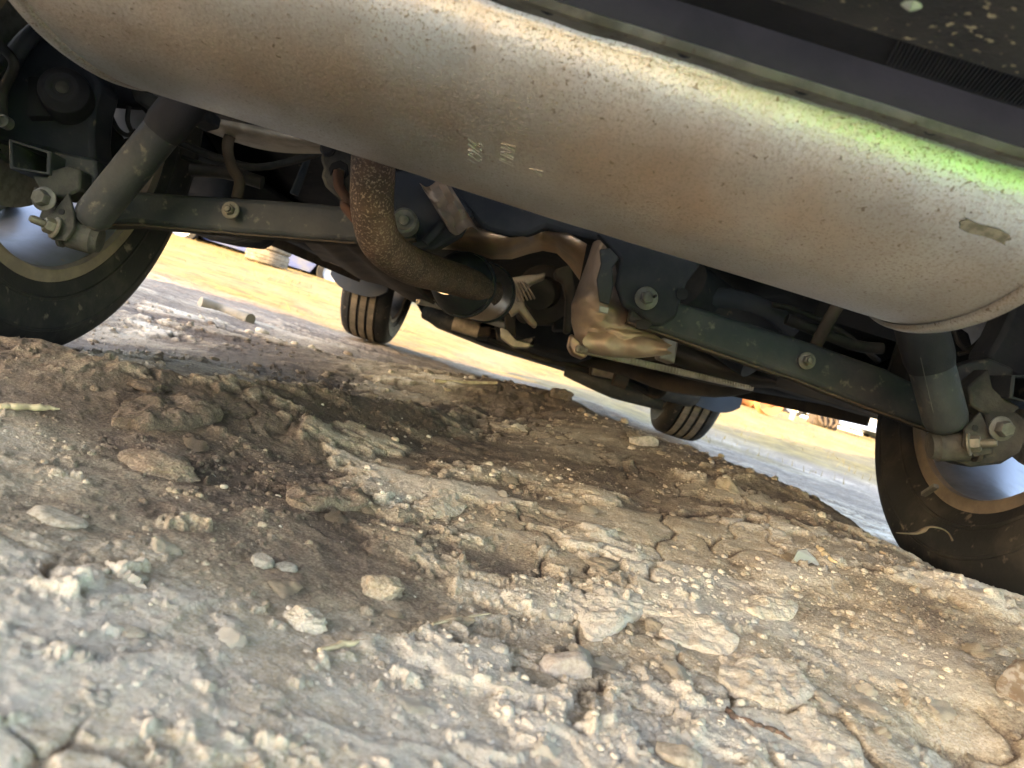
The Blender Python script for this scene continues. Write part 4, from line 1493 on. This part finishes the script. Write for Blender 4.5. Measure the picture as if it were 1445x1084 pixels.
def far_car(name, label, loc, rz, paint, scale=1.0):
    root = thing(name, label, "car", loc, None)
    R = Matrix.Rotation(rz, 3, 'Z') * scale
    T = lambda x, y, z: Vector(loc) + R @ Vector((x, y, z))
    low = [(-2.1, .35), (-1.85, .22), (-1.62, .22)] + [(-1.3 - .34 * math.cos(a), .3 + .34 * math.sin(a)) for a in np.linspace(.1, math.pi - .1, 9)] + \
          [(-.9, .2), (.9, .2)] + [(1.3 - .34 * math.cos(a), .3 + .34 * math.sin(a)) for a in np.linspace(.1, math.pi - .1, 9)] + [(1.66, .22), (1.98, .25), (2.12, .42), (2.08, .68), (1.8, .84), (.95, .95), (-1.95, .98), (-2.12, .8)]
    b = MB()
    n = len(low)
    ws = (-.84, -.80, .80, .84)
    vs = []
    for w, k in zip((-.78, -.85, .85, .78), (.94, 1, 1, .94)):
        vs += [T(x * (k if abs(x) > 1.9 else 1), w, z if z < .6 else .6 + (z - .6) * k) for x, z in low]
    b.add(vs, [(i * n + j, i * n + (j + 1) % n, (i + 1) * n + (j + 1) % n, (i + 1) * n + j) for i in range(3) for j in range(n)] + [tuple(range(n)), tuple(range(3 * n, 4 * n))])
    b.build("body", paint, root, smooth=35)
    roof = [(.95, .95), (.3, 1.42), (-1.2, 1.46), (-1.95, .98)]
    b = MB()
    b.add([T(x, w * (1 if z < 1 else .84), z) for w in (-.8, .8) for x, z in roof], [(0, 1, 5, 4), (1, 2, 6, 5), (2, 3, 7, 6), (0, 1, 2, 3), (4, 5, 6, 7)])
    b.build("cabin", 'glass', root, smooth=0)
    MB().box(T(-.45, 0, 1.455), (1.5 * scale, 1.3 * scale, .04), (R @ Vector((1, 0, 0)) / scale, R @ Vector((0, 1, 0)) / scale, Vector((0, 0, 1)))).build("roof", paint, root, bevel=.015)
    for x in (-1.3, 1.3):
        for w in (-.76, .76):
            sg = 1 if w > 0 else -1
            ax = R @ Vector((0, sg, 0))
            tyre = MB().lathe(T(x, w, .3), ax, [(.19, .09), (.28, .1), (.305, .07), (.305, -.07), (.28, -.1), (.19, -.09)], 28, closed=True).build("wheel", 'rubber', root)
            MB().lathe(T(x, w, .3), ax, [(.19, .05), (.2, .085), (.17, .07), (.05, .06), (.03, .075)], 20).build("hubcap", 'alloy', tyre)
    for w in (-.6, .6):
        MB().box(T(2.04, w, .62), (.12, .34, .14), (R @ Vector((1, 0, 0)), R @ Vector((0, 1, 0)), Vector((0, 0, 1)))).build("headlight", 'lamp', root, bevel=.03)
        MB().box(T(-2.07, w, .75), (.1, .3, .16), (R @ Vector((1, 0, 0)), R @ Vector((0, 1, 0)), Vector((0, 0, 1)))).build("taillight", 'lampred', root, bevel=.02)
    MB().box(T(0, .86, .32), (1.7, .02, .07), (R @ Vector((1, 0, 0)), R @ Vector((0, 1, 0)), Vector((0, 0, 1)))).build("side_trim", 'plastic', root, bevel=.005)
    return root


def on_ground(px, py, d):
    p = W(px, py, d)
    return Vector((p.x, p.y, gz(p.x, p.y)))


t = thing("tarpaulin", "lime green tarpaulin hung between two posts behind the car", "tarpaulin", (1.4, -1.4, 0))  # unseen sheet and posts, added so green shows in the muffler
rws = []
for i in range(12):
    zz = .03 + .47 * i / 11
    rws.append([(.55 + 1.75 * q, -1.5 + .25 * q + .03 * math.sin(q * 17 + zz * 3), zz - .04 * math.sin(q * math.pi)) for q in np.linspace(0, 1, 30)])
MB().sheet(rws).build("sheet", 'tarp', t, smooth=60)
for x, y in ((.53, -1.5), (2.32, -1.25)):
    MB().tube([(x, y, -.05), (x, y, .6)], .02, 12).build("post", 'bark', t)
p = on_ground(1168, 590, 20)
far_car("parked_car", "white car far off in the sunlit yard on the right", p + Vector((.2, 0, -.12)), math.radians(-8), 'white')
p = on_ground(455, 380, 13.5)
far_car("wrecked_car", "faded blue wrecked car beyond the sunlit strip on the left", p + Vector((-1.0, 0, -.2)), math.radians(8), 'blue')
p = on_ground(270, 330, 14)
far_car("parked_car", "silver car at the far left behind the sunlit strip", p + Vector((-1.1, .8, -.08)), math.radians(184), 'silver')

# loose scrap in the sunlit yard
p = on_ground(378, 362, 10.8)
b = MB()
t = thing("tyre_stack", "two worn grey tyres stacked flat with a rusty hub on top", "tyre stack", p)
for k in range(2):
    q = p + Vector((0, 0, .1 + k * .2))
    MB().lathe(q, (0, 0, 1), [(.19, -.09), (.27, -.1), (.3, -.08), (.305, -.05), (.297, -.045), (.297, -.035), (.305, -.03), (.305, .0), (.297, .005), (.297, .015), (.305, .02),
                              (.305, .05), (.297, .055), (.3, .08), (.27, .1), (.19, .09)], 32, closed=True).build("tyre", 'tread', t)
MB().lathe(p + Vector((.05, 0, .40)), (0, .2, 1), [(.17, 0), (.17, .03), (.08, .05), (.07, .14), (.03, .15)], 24).build("hub", 'orange', t)
p = on_ground(1080, 583, 11)
t = thing("brake_drum", "round orange rusty brake drum standing on edge in the sun", "brake drum", p)  # a rusty scrap wheel with its hub, standing on edge
MB().lathe(p + Vector((0, 0, .21)), (.25, -1, .1), [(.21, -.08), (.22, -.07), (.19, -.05), (.18, .03), (.21, .06), (.215, .07), (.2, .07), (.16, .045), (.1, .03), (.06, .06), (.02, .06)], 32).build("drum", 'orange', t)  # disc of the scrap wheel
MB().lathe(p + Vector((0, 0, .21)), (.25, -1, .1), [(.035, .06), (.035, .10), (.02, .11)], 16).build("hub_cap", 'straw', t)


p = on_ground(1215, 612, 15)
b = MB()
b.sheet([[p + Vector((-.55 + 1.2 * q, .1 * math.sin(q * 3) + .5 * t_, .02 + .30 * math.sin(math.pi * (.15 + .7 * q)) * (1 - .5 * t_ * t_))) for q in np.linspace(0, 1, 16)] for t_ in np.linspace(-1, 1, 9)], (0, 0, -.015))
tag(b.build("car_bonnet", 'silver', None, smooth=60), "grey car bonnet lying upside down in front of the far white car", "car part")
p = on_ground(1160, 598, 14)
b = MB()
b.box(p + Vector((0, 0, .13)), (.45, .35, .26))
b.box(p + Vector((.1, -.05, .30)), (.22, .25, .12))
for k in range(4):
    b.tube([p + Vector((-.18 + k * .11, -.2, .2)), p + Vector((-.18 + k * .11, -.28, .12)), p + Vector((-.1 + k * .06, -.3, .03))], .028, 10, sub=3)
tag(b.build("engine_block", 'tank', None, bevel=.02), "brown engine block with bent manifold dumped in the far yard", "engine")
p = on_ground(1117, 590, 12.5)
tag(MB().tube([p + Vector((0, 0, -.1)), p + Vector((.01, 0, .25)), p + Vector((.0, 0, .5))], .045, 12).build("post", 'straw', None), "short pale wooden post standing beside the rusty brake drum", "post")
p = on_ground(1045, 578, 12.5)
t = thing("rusty_drum", "rusty orange drum lying on its side in the far yard", "drum", p)
MB().lathe(p + Vector((-.35, 0, .2)), (1, .15, 0), [(.18, 0), (.2, .01), (.195, .03), (.195, .22), (.205, .24), (.195, .26), (.195, .46), (.205, .48), (.195, .5), (.195, .68), (.2, .7), (.18, .71)], 28).build("shell", 'orange', t)
# dry grass standing in the sunlit yard
n = 14000
gx = rng.uniform(-9, 10, n)
gy = rng.uniform(4.3, 19, n)
ok = (fbm(gx * .9, gy * .5, 500, 3) > .05) & (np.abs(gx) < 1.5 + gy * .62)
gx, gy = gx[ok], gy[ok]
gzv = ground(gx, gy, np.full_like(gx, .03))
V, F = [], []
for k in range(len(gx)):
    h = random.uniform(.02, .055)
    a = random.uniform(0, 6.28)
    l = random.uniform(-.035, .035)
    w = random.uniform(.002, .005)
    dx, dy = math.cos(a) * w, math.sin(a) * w
    V += [(gx[k] - dx, gy[k] - dy, gzv[k] - .005), (gx[k] + dx, gy[k] + dy, gzv[k] - .005), (gx[k] + l, gy[k] + l * .5, gzv[k] + h)]
    F.append((3 * k, 3 * k + 1, 3 * k + 2))
me = bpy.data.meshes.new("dry_grass")
me.from_pydata(V, [], F)
me.materials.append(mat("dry grass", (.24, .17, .055), .9, base2=(.12, .08, .03), scale=2))
o = bpy.data.objects.new("dry_grass", me)
COL.objects.link(o)
tag(o, "short dry yellow grass scattered over the sunlit yard", "grass", None, 'stuff')


# ---- stones and clods
def lump(seed, sx, sy, sz, sub=3, rough=.12, cuts=7):
    r = random.Random(seed)
    bm = bmesh.new()
    bmesh.ops.create_icosphere(bm, subdivisions=sub, radius=1)
    pl = []
    for _ in range(cuts):
        v = Vector((r.gauss(0, 1), r.gauss(0, 1), r.gauss(0, 1))).normalized()
        pl.append((v, r.uniform(.55, .88)))
    from mathutils import noise as mn
    o = Vector((r.uniform(0, 99), r.uniform(0, 99), r.uniform(0, 99)))
    for v in bm.verts:
        p = v.co.copy()
        for nv, d in pl:
            e = p.dot(nv) - d
            if e > 0:
                p -= nv * e * .92
        p *= 1 + rough * mn.noise(p * 1.6 + o) + rough * .55 * mn.noise(p * 4.1 + o) + rough * .3 * mn.noise(p * 9 + o)
        v.co = Vector((p.x * sx, p.y * sy, p.z * sz))
    vs = [v.co.copy() for v in bm.verts]
    fs = [[v.index for v in f.verts] for f in bm.faces]
    bm.free()
    return vs, fs


def lump_mesh(name, m, *a, **k):
    vs, fs = lump(*a, **k)
    me = bpy.data.meshes.new(name)
    me.from_pydata(vs, [], fs)
    me.polygons.foreach_set('use_smooth', [True] * len(me.polygons))
    me.set_sharp_from_angle(angle=math.radians(38))
    me.materials.append(M[m])
    return me


def stone_at(name, label, cat, px, py, wpx, m, seed, fl=.65, el=1.0, rz=0., sink=.3, sub=4, rough=.12, tilt=(0, 0), cuts=7):
    p, d = gp(px, py)
    r = wpx / 2 / FPX * d
    u = r if m in ('clod', 'mud') else 1
    me = lump_mesh(name, m, seed, u * el, u, u * fl, sub=sub, rough=rough, cuts=cuts)
    o = bpy.data.objects.new(name, me)
    o.scale = (r / u,) * 3
    COL.objects.link(o)
    o.location = p + Vector((0, 0, r * fl * (1 - 2 * sink) ))
    o.rotation_euler = (tilt[0], tilt[1], rz)
    if m in ('clod', 'mud'):
        o['dry'] = gdry(p.x, p.y) + (.16 if m == 'clod' else -.05)
    tag(o, label, cat)
    return o


stone_at("stone", "pale pinkish oblong stone with rounded edges lying on gravelly dirt", "stone", 795, 950, 62, 'stone', 3, fl=.62, el=1.25, rz=.3, sink=.22, tilt=(0, -.25))
stone_at("boulder", "rounded brown and white speckled rock beside a hollow at the right edge", "rock", 1440, 985, 84, 'quartz', 11, fl=.9, sink=.2)
stone_at("stone", "grey stone half buried at the edge of a pale crust patch", "stone", 370, 797, 34, 'stonegrey', 5, fl=.7, el=1.2, rz=.6)
stone_at("stone", "pale flat stone half sunk in brown dirt at the left", "stone", 82, 735, 62, 'pebble', 8, fl=.4, el=1.3, sink=.35)
stone_at("stone", "dusty round rock against the dirt mound near the far front wheel", "rock", 908, 628, 40, 'stonegrey', 9, fl=.6, el=1.1, sink=.3)
stone_at("stone", "small bright white stone near the bottom left corner", "stone", 99, 1005, 22, 'pebble', 14, fl=.6, el=1.2, sink=.2)
stone_at("stone", "small white stone right of the other white stone at the bottom left", "stone", 217, 1025, 22, 'pebble', 15, fl=.55, el=1.3, sink=.2)
stone_at("stone", "flat pale sliver of stone on dark dirt left of the middle", "stone", 182, 892, 38, 'pebble', 16, fl=.28, el=1.3, sink=.25)
stone_at("stone", "pale blocky stone at the bottom edge right of the middle", "stone", 955, 1076, 60, 'pebble', 21, fl=.6, el=1.1, sink=.25)
stone_at("stone", "small pale block lying beyond the plastic pipe", "stone", 369, 471, 18, 'pebble', 22, fl=.7, el=1.1, sink=.2, sub=3)
stone_at("clod", "round cracked clod of pale dirt left of the middle", "clod", 228, 662, 96, 'clod', 31, fl=.38, el=1.1, sink=.4, rough=.22, cuts=4)
stone_at("clod", "lumpy brown clod behind the big mud slab", "clod", 210, 548, 46, 'mud', 32, fl=.4, el=1.4, sink=.35, rough=.22)
stone_at("clod", "broad ochre clod left of the stick in the middle ground", "clod", 538, 838, 60, 'clod', 33, fl=.6, el=1.2, sink=.35, rough=.25)
stone_at("clod", "pale clod cluster on the brown dirt beside the grey stone", "clod", 428, 880, 58, 'clod', 34, fl=.5, el=1.2, sink=.35, rough=.3)


def slab(name, label, outline, th, m, seed, lift=(0., 0., 0.)):
    """flake of dried mud: outline in photo pixels lying on the ground, real thickness, rough top"""
    pts = [gp(x, y)[0] for x, y in outline]
    c = sum(pts, Vector()) / len(pts)
    N = 90
    n = len(pts)
    rim = []
    for k in range(N):
        q = k / N * n
        i = int(q)
        f = q - i
        p0, p1, p2, p3 = pts[(i - 1) % n], pts[i % n], pts[(i + 1) % n], pts[(i + 2) % n]
        rim.append(.5 * ((2 * p1) + (p2 - p0) * f + (2 * p0 - 5 * p1 + 4 * p2 - p3) * f * f + (3 * p1 - p0 - 3 * p2 + p3) * f ** 3))
    zs = max(p.z for p in pts) if False else c.z
    rings = []
    K = 16
    for j in range(K + 1):
        t = 1 - j / K
        r = []
        for k, p in enumerate(rim):
            e = p - c
            x, y = c.x + e.x * t, c.y + e.y * t
            r.append((x, y))
        rings.append(r)
    X = np.array([[q[0] for q in r] for r in rings])
    Y = np.array([[q[1] for q in r] for r in rings])
    jit = 1 + .05 * pn(X * 90, Y * 90, seed)
    E = np.stack([X - c.x, Y - c.y])
    tt = np.linspace(1, 0, K + 1)[:, None]
    X = c.x + E[0] * (1 + .10 * pn(X * 60, Y * 60, seed) * tt)
    Y = c.y + E[1] * (1 + .10 * pn(X * 60, Y * 60, seed) * tt)
    Zg = ground(X, Y, np.full_like(X, .02))
    dome = (1 - tt ** 6)
    Z = Zg + th * (.25 + .35 * dome) + lift[0] + lift[1] * (X - c.x) + lift[2] * (Y - c.y)
    Z = Z + th * .40 * fbm(X * 35, Y * 35, seed, 4) + th * .15 * pn(X * 160, Y * 160, seed + 3)
    vs = [(X[j, k], Y[j, k], Z[j, k]) for j in range(K + 1) for k in range(N)]
    o = len(vs)
    vs += [(c.x + (X[0, k] - c.x) * .97, c.y + (Y[0, k] - c.y) * .97, Z[0, k] - th * (.8 + .3 * random.random())) for k in range(N)]
    vs.append((c.x, c.y, c.z - .003))
    fs = [(j * N + k, j * N + (k + 1) % N, (j + 1) * N + (k + 1) % N, (j + 1) * N + k) for j in range(K) for k in range(N)]
    fs += [(o + k, o + (k + 1) % N, (k + 1) % N, k) for k in range(N)]
    fs += [(o + N, o + (k + 1) % N, o + k) for k in range(N)]
    ob = MB().add(vs, fs).build(name, m, None, smooth=50)
    ob['dry'] = gdry(c.x, c.y) + (.14 if m == 'slab' else -.02)
    tag(ob, label, "mud flake")
    return ob


slab("mud_slab", "big brown slab of dried mud with an overhanging broken edge", [(160, 588), (205, 572), (262, 566), (300, 576), (312, 592), (292, 604), (250, 612), (200, 612), (165, 604)], .012, 'mud', 3, (.005, -.03, 0))
slab("mud_slab", "thin pale flake of crust curling off the brown dirt", [(402, 704), (430, 694), (470, 696), (510, 700), (522, 714), (506, 722), (470, 722), (425, 722)], .010, 'slab', 7, (.003, 0, 0))
slab("mud_slab", "broad flat plate of cracked crust left of the leaf strip", [(808, 862), (826, 842), (870, 838), (912, 850), (918, 866), (890, 880), (858, 904), (826, 898)], .009, 'slab', 9, (.001, 0, 0))
slab("mud_slab", "long low crust plate right of the broad flat plate", [(925, 880), (960, 862), (1010, 880), (1040, 905), (1030, 925), (980, 918), (940, 905)], .008, 'slab', 12, (.001, 0, 0))
slab("mud_slab", "cracked crust plate beside the brown twig", [(1010, 955), (1060, 935), (1130, 955), (1150, 985), (1110, 1002), (1050, 990)], .009, 'slab', 14, (.001, 0, 0))
slab("mud_slab", "small raised crust plate on the slope below the glass shard", [(1050, 858), (1075, 845), (1110, 852), (1125, 868), (1100, 880), (1062, 874)], .009, 'slab', 16, (.002, 0, 0))
slab("mud_slab", "ochre flake of mud in the middle of the dirt", [(590, 705), (620, 696), (652, 704), (655, 722), (620, 732), (588, 724)], .008, 'slab', 18, (.001, 0, 0))


def strand(name, label, cat, pix, r, m, lift=.002, n=8, end=None, d=None, sub=6):
    pts = []
    for x, y in pix:
        q, dd = gp(x, y)
        pts.append(q + Vector((0, 0, lift)))
    if not hasattr(r, '__len__'):
        r = [r] * len(pts)
    if name in ('twig', 'wood_chip', 'wood_splinter', 'stick'):      # knobbly, never a smooth tube
        P, Q = [], []
        for i in range(len(pts) - 1):
            for k in range(5):
                t = k / 5
                w = r[i] * (1 - t) + r[i + 1] * t
                P.append(pts[i].lerp(pts[i + 1], t) + Vector((random.uniform(-.35, .35), random.uniform(-.35, .35), random.uniform(-.2, .2))) * w)
                Q.append(w * random.uniform(.7, 1.2))
        pts, r = P + [pts[-1]], Q + [r[-1]]
        sub = 2
    o = MB().tube(pts, r, n, sub=sub).build(name, m, None, smooth=60)
    tag(o, label, cat)
    return o


strand("plastic_pipe", "short length of dirty pale pipe lying on the grey dirt", "pipe", [(281, 432), (315, 443), (352, 456)], .021, 'pvc', .012, 18)
strand("wood_chip", "weathered splinter of grey wood lying on dark dirt", "wood chip", [(150, 796), (170, 812), (190, 824), (206, 833)], [.0016, .0040, .0034, .0006], 'wood', .001, 5)
strand("straw", "pale stalk of dry straw lying in front of the stone", "straw", [(608, 889), (630, 884), (660, 878), (690, 873)], [.0009, .0009, .0008, .0004], 'straw', .004)
strand("stick", "pale stick pointing in from the left edge", "stick", [(-8, 580), (25, 580), (60, 581), (82, 583)], [.0035, .0032, .0028, .001], 'straw', .004)
strand("twig", "brown twig lying on the cracked pale crust at the lower right", "twig", [(1018, 994), (1032, 1013), (1060, 1026), (1092, 1034), (1116, 1046)], [.0008, .0026, .0029, .0022, .0008], 'bark', .001, 7)
strand("straw", "long thin pale stalk on the dark dirt near the far front wheel", "straw", [(612, 541), (650, 543), (700, 544)], .004, 'straw', .006)
strand("stick", "pale stick half buried at the lower left of the middle", "stick", [(448, 922), (480, 915), (520, 908)], [.0012, .002, .001], 'straw', .002)
strand("wood_splinter", "small tan splinter of wood right of the glass shard", "wood chip", [(1153, 776), (1160, 785), (1172, 795), (1180, 799)], [.002, .0045, .003, .001], 'straw', .004, 6)
# curled strip caught by the right tyre
pts = [W(1264, 752, .86), W(1290, 753, .87), W(1302, 749, .875), (W(1310, 744, .88)), W(1325, 745, .885), W(1338, 752, .885), W(1344, 763, .88)]
o = MB().tube(pts, [.001, .0028, .0042, .0022, .0026, .0022, .003], 8, sub=5, squash=.4).build("leaf_strip", 'leaf', None, smooth=60)
tag(o, "curled strip of dry leaf caught against the right rear tyre", "leaf")
# broken glass
p, d = gp(1136, 797)
q = lambda x, y, z=0: p + Vector((x, y, z))
o = MB().prism([q(-.014, 0, -.002), q(-.011, .002, .012), q(-.002, .004, .015), q(.010, .002, .009), q(.017, -.001, .002), q(.006, .001, .004), q(.0, .0, -.002)], (0.002, .006, .0)).build("glass_shard", 'bottleglass', None, smooth=0)
tag(o, "jagged pale shard of glass sticking out of the dirt", "glass")
o = stone_at("wire_loop", "small loop of grey wire on the slope by the right tyre", "wire", 1385, 848, 4, 'bolt', 2)
bpy.data.objects.remove(o)
strand("wire_loop", "small loop of grey wire on the slope below the right tyre", "wire", [(1372, 846), (1384, 845), (1392, 850), (1388, 856)], .0009, 'bolt', .003)

# ---- scattered loose stones and clods, each one an object
protos = [lump_mesh("loose_stone", ('pebble', 'stonegrey', 'pebble')[k % 3], 100 + k, 1, .85, .6, sub=3, rough=.22, cuts=11) for k in range(9)]
cprot = [lump_mesh("dirt_clod", 'clod', 200 + k, 1, .85, .62, sub=4, rough=.42, cuts=6) for k in range(10)]
taken = 0
n_st = n_cl = 0
while n_st + n_cl < 290:
    px, py = random.uniform(-15, 1460), random.uniform(560, 1090)
    if px > 1150 and py < 700 + (px - 1150) * .45:
        continue
    # mostly at the lower right and along the mound
    w = .25 + .75 * max(0, min(1, (py - 640) / 300)) * (.45 + .55 * min(1, max(0, (px - 350) / 500)))
    w = max(w, math.exp(-((px - 800) / 130) ** 2 - ((py - 605) / 35) ** 2))
    if random.random() > w:
        continue
    p, d = gp(px, py)
    if d > 1.45 and not (d < 2.6 and 640 < px < 900):
        continue
    clod = random.random() < .78 or py < 660
    zone = ("on the crumbly mound under the car" if py < 680 else "on the slope below the right tyre" if px > 900 and py < 850 else
            "in the cracked rubble at the lower right" if px > 900 else "on the brown damp dirt at the left" if px < 480 and py < 860 else
            "near the blurred bottom left corner" if px < 480 else "in the middle of the bare dirt" if py < 880 else "near the middle of the bottom edge")
    wpx = min(34, 6.5 * random.paretovariate(1.7)) * (1.25 if clod else 1)
    r = wpx / FPX * d * .62
    size = 'tiny' if wpx < 8 else 'small' if wpx < 13 else 'larger'
    if clod:
        n_cl += 1
        o = bpy.data.objects.new("dirt_clod", random.choice(cprot))
        o['dry'] = gdry(p.x, p.y) + random.uniform(.02, .20)
        tag(o, size + " crumbly clod of dirt " + zone, "clod", size + " crumbly clods " + zone)
    else:
        n_st += 1
        o = bpy.data.objects.new("loose_stone", random.choice(protos))
        tag(o, size + " pale loose stone " + zone, "stone", size + " loose stones " + zone)
    COL.objects.link(o)
    o.scale = (r * random.uniform(.85, 1.3), r, r * random.uniform(.5, .9))
    o.rotation_euler = (random.uniform(-.35, .35), random.uniform(-.35, .35), random.uniform(0, 6.28))
    o.location = p + Vector((0, 0, r * .02))

# fine gravel nobody could count
n = 34000
aa = rng.uniform(math.radians(-46), math.radians(46), n)
rr_ = np.exp(rng.uniform(math.log(.30), math.log(2.6), n))
gx, gy = rr_ * np.sin(aa), rr_ * np.cos(aa)
keep = rng.uniform(0, 1, n) < np.clip(.30 + .7 * fbm(gx * 4, gy * 4, 70, 3) + .3 * (gx > .05) * (gy < .8), .06, 1)
gx, gy, rr_ = gx[keep], gy[keep], rr_[keep]
gzv, gdr, _gt = ground(gx, gy, np.maximum(.0012, rr_ * .002), True)
base_l = [np.array([tuple(v) for v in lump(400 + k, 1, .85, .65, sub=2, rough=.2, cuts=6)[0]]) for k in range(12)]
bf = np.array(lump(400, 1, 1, 1, sub=2)[1])
SZ = [min(7, 1.1 * random.paretovariate(2.1)) for _ in gx]
small_l = [np.array([tuple(v) for v in lump(450 + k, 1, .85, .65, sub=1, rough=.2, cuts=4)[0]]) for k in range(6)]
sf = np.array(lump(450, 1, 1, 1, sub=1)[1])
V, F, off, DR = [], [], 0, []
FG = [[], []]
for k in range(len(gx)):
    s_ = rr_[k] / FPX * SZ[k]
    a = random.uniform(0, 6.28)
    big = SZ[k] > 3
    q = (base_l[k % 12] if big else small_l[k % 6]) * s_
    ca, sa = math.cos(a), math.sin(a)
    V.append(np.stack([q[:, 0] * ca - q[:, 1] * sa + gx[k], q[:, 0] * sa + q[:, 1] * ca + gy[k], q[:, 2] + gzv[k] + s_ * .1], 1))
    FG[int(k % 16 == 0)].append((bf if big else sf) + off)
    off += len(q)
    DR += [gdr[k] + random.uniform(-.02, .16)] * len(q)
V = np.concatenate(V)
for part, (m, nm) in enumerate((('dirt', "dirt_crumbs"), ('pebble', "gravel"))):
    ff = np.concatenate(FG[part])
    used, inv = np.unique(ff, return_inverse=True)
    me = bpy.data.meshes.new(nm)
    me.from_pydata(V[used].tolist(), [], inv.reshape(-1, 3).tolist())
    a_ = me.attributes.new("dry", 'FLOAT', 'POINT')
    a_.data.foreach_set('value', np.array(DR)[used].astype(np.float32))
    me.polygons.foreach_set('use_smooth', [True] * len(me.polygons))
    me.materials.append(M[m])
    o = bpy.data.objects.new(nm, me)
    COL.objects.link(o)
    tag(o, ("fine brown crumbs of dirt covering the near ground", "fine pale gravel strewn over the near ground")[part], ("dirt", "gravel")[part], None, 'stuff')
